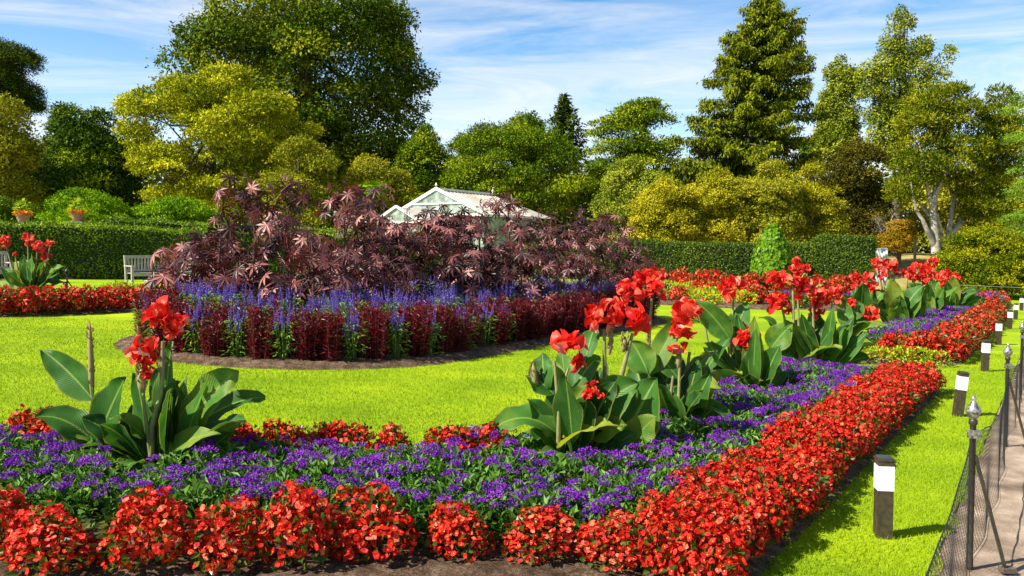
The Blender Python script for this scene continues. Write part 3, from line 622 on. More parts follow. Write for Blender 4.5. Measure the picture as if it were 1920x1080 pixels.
def castor(seed, pos, h, spread, lab):
    rr = np.random.default_rng(seed)
    root = empty('castor_plant', pos, lab, 'castor plant', 'castor oil plants in the middle of the island bed')
    ms = MB(); ml = MB(); tips = []
    top = np.array([rr.normal(0, .08), rr.normal(0, .08), h * .92]); tr = [np.array([0, 0, 0.]), np.array([top[0] * .3 + .02, top[1] * .3, h * .45]), top]
    tube(ms, tr, [.028, .022, .010], 7); tips.append((top, 12))
    for k in range(11):
        t = rr.uniform(.10, .85); b = tr[0] + (top - tr[0]) * t; a = k * 2.4 + rr.uniform(-.4, .4)
        e = b + np.array([math.cos(a), math.sin(a), 0]) * spread * rr.uniform(.6, 1.05) + [0, 0, h * rr.uniform(.06, .24)]; e[2] = min(e[2], h * .95)
        tube(ms, [b, (b + e) / 2 + [0, 0, -.03], e], [.014, .011, .007], 5); tips.append((e, 10))
    for tp, cnt_ in tips:
        for q in range(cnt_):
            a = q * 2.4 + rr.uniform(-.3, .3); el = rr.uniform(-.35, .6); pl = rr.uniform(.14, .30)
            d = norm(np.array([math.cos(a), math.sin(a), el])); st = tp - [0, 0, rr.uniform(0, .35)]; c = st + d * pl
            tube(ms, [st, st + d * pl * .6 + [0, 0, .02], c], [.005, .004, .003], 4, cap=False)
            nrm = norm(d * 1.0 + np.array([0, 0, .65]) + rr.normal(0, .38, 3)); castor_leaf(ml, c, nrm, norm(d + [0, 0, -.5]), rr.uniform(.12, .245), rr.beta(1.2, 1.6), rr)
    root_s = ms.build('stem', M['castor_stem'], root); ml.build('foliage', M['castor'], root)
    for tp, _ in tips[:3]:
        mm = MB(); n = 70; z = rr.random(n); a = rr.uniform(0, 6.28, n); rd = .03 * (1 - z * .7)
        P = tp + np.stack([np.cos(a) * rd, np.sin(a) * rd, z * .2], -1); O = np.stack([np.cos(a), np.sin(a), np.full(n, .3)], -1)
        leaves(mm, P, norm(O), rdir(n, rr), .022, .02, rr.random(n), .3); mm.build('seed_spike', M['castor_seed'], root)
CAST = [(362, 13.3, 432, 'leftmost castor plant reaching over the bench at the left end of the island bed'), (402, 12.7, 396, 'castor plant with bronze star leaves second from the left in the island bed'),
        (470, 12.7, 332, 'tallest castor plant above the left part of the island bed'), (545, 13.6, 400, 'low castor plant between the two tallest ones'),
        (640, 13.4, 345, 'tall castor plant in front of the small olive bushes, left of the greenhouse'), (585, 12.1, 440, 'short castor plant at the front near the salvias, left of centre'),
        (700, 14.2, 388, 'castor plant in front of the left corner of the greenhouse'), (760, 14.6, 410, 'castor plant in front of the greenhouse porch'),
        (705, 12.9, 470, 'low castor plant near the salvias in front of the greenhouse'), (830, 15.6, 392, 'castor plant in front of the greenhouse gable'),
        (890, 16.2, 400, 'castor plant in front of the middle of the greenhouse roof'), (905, 15.4, 398, 'castor plant directly in front of the right glasshouse wall'), (955, 17.0, 362, 'castor plant with one tall top against the greenhouse roof'),
        (860, 14.6, 470, 'low castor plant at the front edge right of the greenhouse gable'), (1020, 17.6, 402, 'castor plant right of the greenhouse roof'),
        (1085, 18.6, 392, 'castor plant second from the right in the island bed'), (975, 15.8, 465, 'low castor plant near the salvias at the middle right'),
        (1140, 19.6, 400, 'tall castor plant near the right end of the island bed'), (1080, 17.2, 470, 'low castor plant at the right front of the island bed'),
        (1170, 18.9, 445, 'rightmost castor plant at the end of the island bed beside the hedge')]
for i, (px, Y, ty, lab) in enumerate(CAST):
    p = onx(px, Y); d = sdist(bedK, np.array([p[0]]), np.array([p[1]]))[0]; h = at(px, ty, Y)[2] - p[2]
    castor(200 + i, (p[0], p[1], p[2] + .08), h, .56 if h > 1.5 else .40, lab)

# ------------------------------------------------------------------ cannas
def blade_mesh(B, T, W, nh_, arch, rr, var, fold=.28, nseg=11):
    mb = MB(); B = np.asarray(B, float); T = np.asarray(T, float); Ln = np.linalg.norm(T - B)
    Mx = (B + T) / 2 + np.array([0, 0, 1.]) * arch * Ln
    t = np.linspace(0, 1, nseg + 1)[:, None]; C = (1 - t) ** 2 * B + 2 * t * (1 - t) * Mx + t ** 2 * T
    Tn = norm(np.gradient(C, axis=0)); S = norm(np.cross(Tn, np.broadcast_to(nh_, C.shape))); U = np.cross(S, Tn)
    U *= np.sign((U @ nh_))[:, None] + (np.abs(U @ nh_) < 1e-6)[:, None]
    tt = t[:, 0]; wv = W / 2 * np.sin(PI * np.clip(tt, 0, 1) ** .85) ** .72 * (1 - .25 * tt) * 1.12; wv[0] = .05 * W; wv[-1] = 0.002
    ph = rr.uniform(0, 6); tw = rr.normal(0, .25)
    cols = np.array([-1, -.66, -.33, 0, .33, .66, 1]); V = []; LC = []
    for a in cols:
        ruf = .10 * W * np.sin(tt * 8 + ph + a) * a * a + .04 * W * np.sin(tt * 19 + ph * 2 + 2 * a) * a * a
        V.append(C + S * (wv * a)[:, None] + U * (wv * fold * abs(a) ** 1.3 + ruf + wv * a * tw * tt)[:, None]); LC.append(np.stack([tt, np.full_like(tt, a), np.zeros_like(tt)], -1))
    V = np.stack(V, 1); LC = np.stack(LC, 1); nc = len(cols); i, j = np.meshgrid(np.arange(nseg), np.arange(nc - 1), indexing='ij')
    f = np.stack([i * nc + j, i * nc + j + 1, (i + 1) * nc + j + 1, (i + 1) * nc + j], -1).reshape(-1, 4)
    mb.add(V.reshape(-1, 3), f, var, lc=LC.reshape(-1, 3), smooth=True); return mb
def petal_tmpl():
    xs = np.linspace(-1, 1, 6); ys = np.linspace(0, 1, 6); V = []
    for y in ys:
        wd = .55 * math.sin(PI * (.10 + .80 * y)) ** .8
        for x in xs: V.append([x * wd, y + .05 * math.cos(x * 5) * y, .28 * math.sin(y * 2.4) - .30 * y * y + .10 * math.sin(x * 5 + y * 4) * y + .16 * x * x])
    F = [[r * 6 + c, r * 6 + c + 1, (r + 1) * 6 + c + 1, (r + 1) * 6 + c] for r in range(5) for c in range(5)]
    return np.array(V), F
PV, PF = petal_tmpl()
def flower_head(parent, c, R, rr, origin):
    mb = MB(); c = np.asarray(c) - origin
    P = []; D = []; Nn = []
    nfl = 8
    for q in range(nfl):
        o = rdir(1, rr)[0] * R * .55; o[2] *= 1.1; dirf = norm(o + np.array([0, -.15 * R, .35 * R]))
        for k in range(4):
            d = norm(dirf * .75 + rdir(1, rr)[0] * .85); P.append(c + o * .8); D.append(d); Nn.append(norm(np.cross(d, rdir(1, rr)[0]) + dirf * .8))
    n = len(P)
    inst(mb, PV * [.72, 1.12, 1], PF, np.array(P), np.array(D), np.array(Nn), rr.uniform(.42, .84, n) * R, np.clip(rr.beta(1.5, 1.2, n), 0, 1), smooth=True)
    hd = mb.build('flower_head', M['canna_petal'], parent)
    return hd
def canna(lab, base, lv, st, heads, buds=(), seed=0, group=None, spread=.22, petR=.88, extra=26):
    """base (px,py); leaves (bx,by,tx,ty,width px,depth shift,face,arch,tone)"""
    rr = np.random.default_rng(seed); b = G(*base); Y = b[1]; k = Y / 1600.; lv = list(lv)
    if extra:
        x0_ = min(q[2] for q in lv); x1_ = max(q[2] for q in lv); y0_ = min(q[3] for q in lv); Hh = base[1] - y0_
        for q in range(extra):
            s_ = rr.uniform(-1, 1); up = rr.uniform(.22, .98) * (1 - .38 * abs(s_)); cx_ = base[0]; tx_ = cx_ + (s_ * (cx_ - x0_) if s_ < 0 else s_ * (x1_ - cx_)) * .85
            lv.append((cx_ + s_ * .25 * (x1_ - x0_) / 2, base[1] - Hh * rr.uniform(0, .22), tx_, base[1] - Hh * up, Hh * rr.uniform(.13, .21), rr.uniform(-.30, .42), rr.choice(['f', 'f', 'u']), rr.uniform(.03, .26), rr.choice([.15, .28, .42, .6])))
    root = empty('canna_plant', b, lab, 'canna', group)
    for q in lv:
        bx, by, tx, ty, wpx = q[:5]; dp = q[5] if len(q) > 5 and q[5] is not None else rr.uniform(-spread, spread); face = q[6] if len(q) > 6 else 'u'; arch = q[7] if len(q) > 7 else .18; tone = q[8] if len(q) > 8 else rr.uniform(.25, .6)
        B_ = at(bx, by, Y + dp * .25); B_[2] = max(B_[2], b[2] + .02); T_ = at(tx, ty, Y + dp)
        nh_ = {'u': (rr.normal(-.25, .15), -.55, .9), 'f': (rr.normal(-.45, .15), -1, .35), 's': (-.9, -.5, .4), 'e': (.9, -.5, .4), 't': (0, -.25, 1)}[face]
        m_ = blade_mesh(B_ - b, T_ - b, wpx * k * 1.22, norm(np.array(nh_)), arch, rr, tone); m_.build('leaf', M['canna_leaf'], root)
    for q in st:
        pts = [at(x, y, Y + dp_) - b for x, y, dp_ in q[1]]; pts[0][2] = max(pts[0][2], 0)
        mb = MB(); n = len(pts); tt = np.linspace(0, 1, n * 4); pp = np.stack([np.interp(tt, np.linspace(0, 1, n), np.array(pts)[:, i]) for i in range(3)], -1)
        r0 = q[0] * k / 2 * .85; tube(mb, pp, np.linspace(r0 * 1.25, r0 * .75, len(pp)), 8); mb.build('stem', M['canna_stem'], root)
    for hx, hy, hr, dp_ in heads:
        flower_head(root, at(hx, hy, Y + dp_), hr * k * 1.15 * petR, rr, b)
    for bx, by, tx, ty, wpx, dp_ in buds:
        B_ = at(bx, by, Y + dp_) - b; T_ = at(tx, ty, Y + dp_) - b; mb = MB(); ax = T_ - B_
        tt = np.linspace(0, 1, 9); tube(mb, B_ + ax * tt[:, None], wpx * k / 2 * np.array([.5, .85, 1, 1, 1, .95, .8, .5, .1]), 7, var=.3)
        n = 22; z = rr.random(n); a = rr.uniform(0, 6.28, n); O = np.stack([np.cos(a), np.sin(a), np.zeros(n)], -1)
        leaves(mb, B_ + ax * z[:, None] + O * wpx * k * .32, norm(O * .5 + norm(ax) * 1.3), O, wpx * k * 1.1, wpx * k * .55, rr.random(n), .2); mb.build('flower_bud', M['canna_bud'], root)
    return root
GC = 'red flowered cannas'
canna('left front canna standing alone with coral red heads and a tall bare bud spike', (300, 902),
  [(175, 750, 80, 657, 50, .15, 'f', .10, .3), (185, 838, 68, 782, 58, -.1, 'u', .32, .3), (188, 812, 236, 706, 60, -.15, 'f', .06, .3), (272, 822, 205, 782, 34, -.2, 'u', .25, .5),
   (305, 795, 322, 640, 44, .05, 'f', .03, .35), (345, 800, 296, 690, 62, .2, 'f', .05, .2), (345, 808, 446, 694, 66, 0, 'f', .12, .55), (352, 812, 498, 745, 48, .22, 'u', .22, .25),
   (285, 884, 414, 814, 42, -.3, 'u', .22, .62), (325, 890, 446, 812, 66, .1, 'u', .18, .2), (270, 892, 162, 860, 44, -.25, 'u', .28, .5), (325, 880, 366, 926, 52, -.2, 'u', .35, .4),
   (280, 870, 255, 812, 40, .1, 'f', .05, .3), (300, 880, 345, 790, 60, .3, 'f', .05, .15), (215, 860, 200, 760, 50, .25, 'f', .05, .2), (240, 880, 250, 760, 60, .3, 'f', .05, .15), (205, 850, 118, 800, 34, -.05, 't', .2, .6),
   (340, 870, 400, 790, 58, .3, 'f', .1, .15), (265, 868, 215, 905, 40, -.34, 't', .35, .45), (300, 868, 300, 925, 46, -.36, 't', .35, .3), (330, 862, 420, 870, 48, -.25, 't', .3, .4), (240, 860, 150, 840, 42, -.2, 't', .3, .5), (310, 850, 352, 700, 42, .25, 'f', .03, .3)],
  [(12, [(283, 895, -.05), (285, 800, -.05), (303, 735, -.05), (306, 640, -.05)]), (9, [(190, 850, .05), (175, 760, .05), (172, 740, .05)]), (8, [(283, 860, -.05), (270, 760, -.08), (267, 690, -.08)]), (14, [(190, 852, .1), (188, 812, 0.)])],
  [(308, 600, 36, -.05), (332, 608, 24, -.1), (272, 655, 30, -.08), (276, 690, 17, -.1), (300, 585, 20, .0)], [(173, 745, 168, 600, 11, .05), (267, 735, 265, 690, 16, -.08), (262, 650, 258, 610, 9, -.06), (303, 700, 302, 660, 14, -.03)], 301, GC)
canna('middle front canna with broad drooping leaves, nearest of the row along the bed', (1080, 882),
  [(1043, 812, 923, 806, 62, -.1, 'u', .42, .45), (1002, 842, 918, 872, 42, -.2, 't', .35, .8), (1039, 874, 947, 822, 30, -.28, 'u', .02, .25), (1043, 846, 1168, 802, 50, -.3, 't', .30, .85),
   (1088, 800, 1197, 718, 76, -.1, 'f', .14, .4), (1160, 850, 1232, 708, 88, .0, 'f', .08, .28), (1039, 740, 984, 704, 42, .1, 'u', .2, .25), (1020, 735, 1017, 660, 44, .15, 'f', .05, .3),
   (1096, 678, 1116, 608, 34, .25, 'f', .05, .3), (1073, 735, 1126, 668, 46, .1, 'f', .2, .35), (1060, 785, 1099, 722, 36, -.12, 'f', .08, .55), (1180, 842, 1231, 782, 48, -.2, 'f', .15, .6),
   (1150, 880, 1234, 862, 34, -.3, 't', .35, .55), (1080, 884, 1132, 892, 32, -.3, 't', .3, .4), (1060, 870, 1110, 770, 60, .1, 'f', .05, .2), (1060, 850, 1010, 905, 40, -.36, 't', .35, .4), (1130, 850, 1170, 900, 44, -.36, 't', .35, .35), (1090, 850, 1080, 915, 40, -.36, 't', .4, .3), (1180, 850, 1250, 840, 40, -.2, 't', .3, .3), (1100, 880, 1160, 790, 62, .15, 'f', .08, .2),
   (1040, 860, 1010, 770, 50, .2, 'f', .05, .25), (1130, 880, 1190, 840, 46, -.2, 'u', .2, .35), (1120, 860, 1140, 740, 60, .2, 'f', .05, .25), (1050, 800, 1040, 715, 40, .1, 'f', .05, .4)],
  [(9, [(1046, 872, -.05), (1048, 780, -.1), (1040, 680, -.1)]), (7, [(1058, 820, .0), (1050, 740, .0), (1066, 690, 0.)]), (9, [(1134, 715, .1), (1133, 618, .1)]), (10, [(1165, 705, .05), (1186, 625, .05)]), (9, [(1100, 850, 0.1), (1134, 715, .1)]), (9, [(1140, 850, .1), (1165, 705, .05)])],
  [(1066, 660, 36, -.1), (1125, 590, 28, .1), (1175, 600, 38, .05), (1158, 580, 20, .1), (1117, 735, 20, -.15)], [(1004, 725, 1000, 680, 12, .05), (1142, 665, 1148, 615, 9, .1), (1168, 660, 1172, 630, 12, .05)], 302, GC)
canna('second canna of the row with long narrow upright flower heads behind the nearest one', (1268, 826),
  [(1218, 702, 1276, 594, 38, .1, 'f', .05, .55), (1216, 702, 1183, 640, 48, .1, 'f', .15, .5), (1279, 765, 1379, 789, 36, -.2, 'u', .3, .35), (1285, 824, 1373, 800, 46, -.25, 't', .3, .75),
   (1271, 710, 1233, 668, 32, .05, 'u', .15, .35), (1287, 742, 1353, 728, 34, -.1, 't', .3, .75), (1240, 730, 1280, 670, 50, .2, 'f', .1, .2), (1290, 760, 1330, 690, 46, .1, 'f', .1, .25),
   (1250, 800, 1225, 750, 40, -.1, 'u', .2, .4), (1295, 700, 1345, 660, 28, .1, 'u', .2, .5), (1255, 810, 1290, 720, 56, .2, 'f', .05, .18), (1240, 800, 1240, 700, 50, .25, 'f', .05, .2), (1290, 810, 1340, 750, 48, .1, 'u', .15, .2), (1205, 740, 1190, 680, 44, .2, 'f', .1, .3)],
  [(8, [(1268, 822, 0), (1273, 740, 0), (1275, 662, 0)]), (9, [(1280, 760, .1), (1293, 660, .1)]), (7, [(1215, 700, .2), (1218, 620, .2), (1222, 560, .2)]), (7, [(1255, 765, -.1), (1262, 705, -.1)])],
  [(1288, 600, 34, .0), (1276, 636, 24, -.05), (1296, 585, 18, 0), (1217, 535, 30, .2), (1181, 542, 28, .2), (1188, 560, 20, .2), (1200, 528, 18, .25), (1230, 545, 20, .2)], [(1272, 690, 1272, 655, 10, 0), (1215, 640, 1213, 612, 8, .2)], 303, GC)
canna('third canna of the row with a single orange red head above two upright leaves', (1408, 752),
  [(1369, 637, 1305, 566, 40, 0, 'f', .15, .45), (1374, 632, 1402, 566, 34, .1, 'f', .05, .35), (1357, 718, 1392, 700, 26, -.15, 't', .3, .8), (1414, 728, 1442, 706, 26, -.1, 't', .25, .7), (1324, 694, 1368, 634, 26, -.05, 'u', .1, .35),
   (1390, 750, 1440, 740, 24, -.2, 't', .2, .6), (1350, 740, 1330, 680, 46, .1, 'f', .1, .25), (1380, 740, 1380, 660, 52, .15, 'f', .05, .2), (1420, 730, 1450, 650, 44, .2, 'f', .1, .2), (1390, 740, 1420, 670, 44, .1, 'f', .1, .25), (1340, 745, 1300, 720, 30, -.1, 'u', .2, .4), (1365, 745, 1410, 715, 30, -.1, 'u', .2, .35), (1430, 745, 1478, 700, 36, .1, 'u', .2, .3)],
  [(7, [(1409, 750, 0), (1398, 690, 0), (1395, 660, 0)]), (6, [(1338, 700, .1), (1330, 660, .1), (1320, 600, .1)]), (6, [(1371, 660, .1), (1372, 614, .1), (1376, 556, .1)]), (6, [(1365, 740, .1), (1371, 660, .1)])],
  [(1399, 635, 24, 0), (1410, 620, 15, 0), (1371, 541, 24, .1), (1312, 574, 14, .3), (1330, 600, 14, .3)], [(1395, 662, 1394, 650, 9, 0)], 304, GC)
canna('fourth canna of the row, wide clump with many coral heads and long pointed leaves', (1540, 700),
  [(1444, 655, 1487, 607, 40, -.2, 'f', .1, .5), (1498, 676, 1579, 653, 30, -.3, 't', .25, .65), (1578, 661, 1645, 645, 26, -.2, 't', .2, .65), (1584, 640, 1668, 608, 28, 0, 't', .22, .6), (1578, 622, 1635, 604, 24, .1, 't', .25, .4),
   (1524, 667, 1570, 604, 40, -.1, 'u', .1, .2), (1459, 620, 1422, 595, 18, .1, 'u', .3, .3), (1450, 682, 1496, 688, 25, -.3, 't', .25, .55), (1489, 714, 1543, 693, 24, -.3, 't', .2, .3), (1408, 732, 1466, 700, 28, -.5, 't', .2, .85),
   (1470, 690, 1450, 640, 44, .1, 'f', .1, .3), (1500, 700, 1500, 630, 50, .1, 'f', .1, .2), (1530, 700, 1545, 640, 50, .1, 'f', .1, .2), (1560, 690, 1600, 640, 44, .1, 'u', .15, .2), (1480, 640, 1510, 600, 30, .2, 'f', .1, .4), (1540, 640, 1520, 585, 30, .3, 'f', .05, .35),
   (1590, 620, 1578, 560, 24, .2, 'f', .1, .5), (1605, 600, 1612, 565, 20, .3, 'f', .1, .4), (1450, 700, 1410, 660, 30, -.2, 'u', .2, .3), (1580, 690, 1630, 670, 30, -.1, 'u', .2, .25), (1495, 660, 1470, 600, 30, .1, 'f', .1, .5)],
  [(6, [(1470, 680, .1), (1474, 610, .1), (1462, 560, .1)]), (6, [(1490, 700, 0), (1488, 600, 0), (1486, 520, 0)]), (6, [(1500, 690, 0), (1496, 560, 0)]), (6, [(1530, 690, 0), (1522, 550, 0)]), (5, [(1560, 690, .2), (1560, 560, .2)]), (5, [(1580, 660, .2), (1593, 580, .2)]), (6, [(1600, 640, .2), (1626, 590, .2)])],
  [(1456, 526, 18, .1), (1468, 520, 12, .1), (1483, 517, 21, 0), (1495, 505, 12, 0), (1495, 489, 8, 0), (1512, 503, 8, .1), (1521, 544, 23, 0), (1498, 535, 15, 0), (1458, 567, 24, .1), (1475, 575, 14, .1), (1498, 562, 14, 0), (1560, 558, 17, .2), (1533, 580, 17, .1), (1593, 576, 15, .2), (1628, 588, 18, .2), (1615, 594, 14, .2), (1584, 603, 11, .2), (1535, 560, 12, .1)], [], 305, GC)
def auto_canna(lab, base, hpx, wpx, heads, seed, nleaf=28, group=GC):
    rr = np.random.default_rng(seed); bx, by = base; lv = []
    for q in range(nleaf):
        s = rr.uniform(-1, 1); up = rr.uniform(.42, 1.0) * (1 - .30 * abs(s)); x0 = bx + s * wpx * .12; y0 = by - hpx * rr.uniform(.02, .25)
        lv.append((x0, y0, bx + s * wpx * rr.uniform(.45, .62), by - hpx * up * .80, hpx * rr.uniform(.15, .22), rr.uniform(-.5, .4), 'f' if abs(s) < .4 else 'u', rr.uniform(.05, .3), rr.choice([.2, .35, .5, .7])))
    st = [(max(3, hpx * .035), [(bx + (h[0] - bx) * .2, by - 2, h[3]), (bx + (h[0] - bx) * .7, (by + h[1]) / 2, h[3]), (h[0], h[1] + 3, h[3])]) for h in heads]
    return canna(lab, base, lv, st, heads, (), seed, group, .3, .9, 0)
auto_canna('canna clump at the left end of the second bed, below the white wrapped board', (1612, 618), 125, 90, [(1604, 517, 10, 0), (1607, 533, 10, 0), (1628, 526, 15, 0), (1636, 541, 12, 0), (1626, 548, 11, 0)], 311)
auto_canna('canna clump in the middle of the second bed with the highest heads', (1682, 622), 140, 120, [(1646, 494, 11, .3), (1667, 497, 14, .3), (1676, 503, 12, .3), (1655, 512, 12, .2), (1702, 512, 13, .2)], 312, 22)
auto_canna('canna clump right of the middle in the second bed', (1738, 606), 120, 110, [(1722, 507, 15, .3), (1740, 512, 13, .2), (1747, 494, 11, .3), (1710, 517, 12, .1), (1729, 522, 12, .2), (1752, 522, 12, .2)], 313, 20)
auto_canna('rightmost canna clump of the second bed, beside the yellow shrub mound', (1786, 590), 95, 100, [(1779, 517, 13, .2), (1766, 522, 11, .1), (1788, 522, 10, .2), (1754, 541, 8, .1), (1773, 536, 9, .1)], 314, 17)
auto_canna('small far canna in front of the hedge beside the ivy cone', (1505, 560), 70, 70, [(1495, 490, 7, 0), (1514, 503, 8, 0)], 315, 9)
auto_canna('far left canna clump in front of the dark hedge with four red heads', (58, 560), 112, 130, [(10, 454, 11, 0), (52, 448, 11, 0), (70, 466, 13, 0), (94, 458, 8, 0), (88, 482, 9, 0), (28, 476, 4, 0)], 316, 20)

# ------------------------------------------------------------------ lime edging plants
def lowplant(name, lab, cat, group, mats, pos, r, h, n, seed, fsz, leafsz, nfl):
    rr = np.random.default_rng(seed); root = empty(name, pos, lab, cat, group)
    ml = MB(); P, Nn = dome_pts(n, r, h, rr); P *= rr.uniform(.8, 1.05, (n, 1))
    leaves(ml, P, norm(Nn + rr.normal(0, .5, (n, 3))), norm(Nn * .5 + rr.normal(0, .4, (n, 3)) + [0, 0, 1]), leafsz, leafsz * .6, rr.random(n), .1); ml.build('foliage', mats[0], root)
    if nfl:
        mf = MB(); P, Nn = dome_pts(nfl, r, h * 1.05, rr)
        leaves(mf, P, rdir(nfl, rr), norm(Nn + rr.normal(0, .3, (nfl, 3))), fsz, fsz, rr.random(nfl), .15); mf.build('flowers', mats[1], root)
    return root
M['lime'] = green('lime_foliage', (0.16, 0.28, 0.01), (0.50, 0.55, 0.03), (0.32, 0.42, 0.015))
M['dusky'] = green('dusky_foliage', (0.02, 0.015, 0.02), (0.08, 0.05, 0.05))
sd_ = 900
for k in range(7):
    y = 12.95 + .12 * (k % 3); x = edge(12.9, -.35 - .21 * k); sd_ += 1
    lowplant('lime_foliage_plant', 'lime green edging plant with orange red blooms at the start of the second bed', 'edging plant', 'lime edging plants', (M['lime'], M['begonia']), (x, y, bz(bedB, x, y)), .2, .2, 220, sd_, .035, .05, 16)
for poly, n0, labs in ((bedD, 44, 'lime'), (bedE, 12, 'mixed'), (bedF, 34, 'red')):
    P = np.asarray(poly)
    for k in range(n0):
        while True:
            x, y = rp_.uniform(P[:, 0].min(), P[:, 0].max()), rp_.uniform(P[:, 1].min(), P[:, 1].max())
            if sdist(P, np.array([x]), np.array([y]))[0] > .25: break
        z = bz(poly, x, y); sd_ += 1
        if labs == 'lime' and k % 3: lowplant('lime_foliage_plant', 'lime green bedding plant with orange blooms in the far round bed', 'bedding plant', 'lime bedding plants of the far bed', (M['lime'], M['orange_fl']), (x, y, z), .42, .38, 200, sd_, .09, .11, 22)
        elif labs == 'lime' and k == 21: lowplant('dark_foliage_plant', 'dark purple leaved plant standing in the lime green far bed', 'bedding plant', None, (M['dusky'], None), (x, y, z), .35, .5, 200, sd_, .1, .12, 0)
        elif labs == 'mixed' and k % 4 == 0: place(hels[k % 6], USED, (x, y, z), x, 2.0, 'purple heliotrope in the small corner bed behind the lawn', 'heliotropes of the corner bed')
        else:
            place(begs_far[k % 3], USED, (x, y, z), x, rp_.uniform(1.6, 2.1) if labs != 'red' else rp_.uniform(2.0, 2.8), {'lime': 'red bedding begonia among the lime plants of the far round bed', 'mixed': 'red begonia bush in the small corner bed behind the lawn', 'red': 'red begonia bush in the long bed at the foot of the right hedge'}[labs], {'lime': 'red begonias of the far round bed', 'mixed': 'red begonias of the corner bed', 'red': 'red begonias below the hedge'}[labs])
lowplant('lime_foliage_plant', 'lime green bush with orange flowers at the right end of the left bed', 'edging plant', None, (M['lime'], M['orange_fl']), (*onx(212, 18.6)[:2], onx(212, 18.6)[2]), .45, .42, 350, 890, .07, .08, 20)
lowplant('lime_foliage_plant', 'low lime green plant in front of the bench legs', 'edging plant', None, (M['lime'], M['orange_fl']), onx(232, 20.5), .5, .35, 350, 891, .07, .08, 4)

# ------------------------------------------------------------------ bollards, fence, bench and other furniture
def bollard(pos, lean, lab):
    root = empty('bollard_light', pos, lab, 'bollard', 'solar bollard lights along the lawn edge'); root.rotation_euler = (0, lean, math.radians(-8))
    mb = MB(); box(mb, (0, 0, .14), (.085, .085, .30)); mb.build('post', M['bollard_wood'], root)
    mb = MB(); box(mb, (0, 0, .36), (.088, .088, .14)); mb.build('lamp_diffuser', M['diffuser'], root)
    mb = MB(); box(mb, (0, 0, .445), (.085, .085, .03)); box(mb, (0, 0, .465), (.094, .094, .010)); c = mb.build('cap', M['bollard_wood'], root)
    mb = MB(); box(mb, (0, 0, .475), (.078, .078, .008)); mb.build('solar_panel', M['solar'], c)
BL = [(1655, 1012, 0.0, 'nearest bollard light in the lawn strip, upright'), (1795, 783, .10, 'second nearest bollard light, leaning to the right'), (1846, 698, .03, 'third bollard light from the camera'),
      (1872, 648, .0, 'fourth bollard light from the camera'), (1893, 618, .01, 'fifth bollard light from the camera'), (1904, 600, .02, 'sixth bollard light from the camera'), (1915, 583, 0, 'farthest bollard light at the right edge of the picture')]
for px, py, ln, lab in BL: bollard(G(px, py), ln, lab)

fence = empty('garden_fence', (2.4, 4.4, float(g(2.4, 4.4))), 'low fence of black posts with silver finials and sagging netting beside the path', 'fence')
F0 = np.array([2.4, 4.4, float(g(2.4, 4.4))])
fp = []
for k in range(-1, 9):
    y = 4.4 + 3.05 * k; x = xf(y); z = float(g(x, y)); b = np.array([x, y, z]) - F0; fp.append(b)
    mb = MB(); r_ = .02
    lathe(mb, [(0.019, 0), (.018, .05), (.0165, .06), (.0155, .76), (.022, .765), (.022, .785), (.018, .79)], b, 10)
    # stay on the path side with its foot
    s = b + np.array([.17, -.05, 0]); bar(mb, s + [0, 0, -.02], b + [0.015, 0, .60], .03, .016)
    p = mb.build('post', M['black_iron'], fence)
    mb = MB(); lathe(mb, [(.012, .785), (.024, .80), (.036, .825), (.038, .838), (.026, .862), (.014, .880), (.009, .886), (.014, .896), (.011, .908), (.001, .914)], b, 14); mb.build('finial', M['silver'], p)
    mb = MB(); box(mb, b + [0, -.012, .715], (.058, .03, .042)); lathe(mb, [(.006, 0), (.006, .03)], b + [.03, -.01, .70], 6); mb.build('bracket', M['silver'], p)
    mb = MB(); box(mb, s + [0, 0, .012], (.07, .05, .024)); mb.build('stay_foot', M['bark'], p)
rr = np.random.default_rng(5)
mb = MB()
def netpt(s, h):
    """point of the sagging net: s along the fence in post steps, h height fraction"""
    s = np.asarray(s, float); k = np.clip(np.floor(s).astype(int), 0, len(fp) - 2); t = s - k; FPa = np.array(fp)
    b = FPa[k] * (1 - t)[:, None] + FPa[k + 1] * t[:, None]; sag = np.sin(PI * t)
    out = np.where(k == 0, .015, .04) * sag + .012 * np.sin(s * 23) * (1 - h)
    z = h * (.70 - .13 * sag - .006 * np.sin(s * 31)) + .01
    return b + np.stack([.84 * out, -.54 * out, z], -1)
Ltot = len(fp) - 1; NS = 64
for sgn in (1, -1):
    S0 = np.arange(-.3, Ltot + .3, 1.0 / 58)
    hh = np.linspace(0, 1, 15); slope = .23
    for s0 in S0:
        s = s0 + sgn * slope * (hh - .5); ok = (s >= 0) & (s <= Ltot - .001)
        if ok.sum() < 3: continue
        tube(mb, netpt(s[ok], hh[ok]), .0011, 3, cap=False)
top = np.linspace(0, Ltot - .001, 240)
for h_, r_ in ((1.0, .003), (0.0, .002)): tube(mb, netpt(top, np.full(240, h_)), r_, 4, cap=False)
mb.build('netting', M['net'], fence)

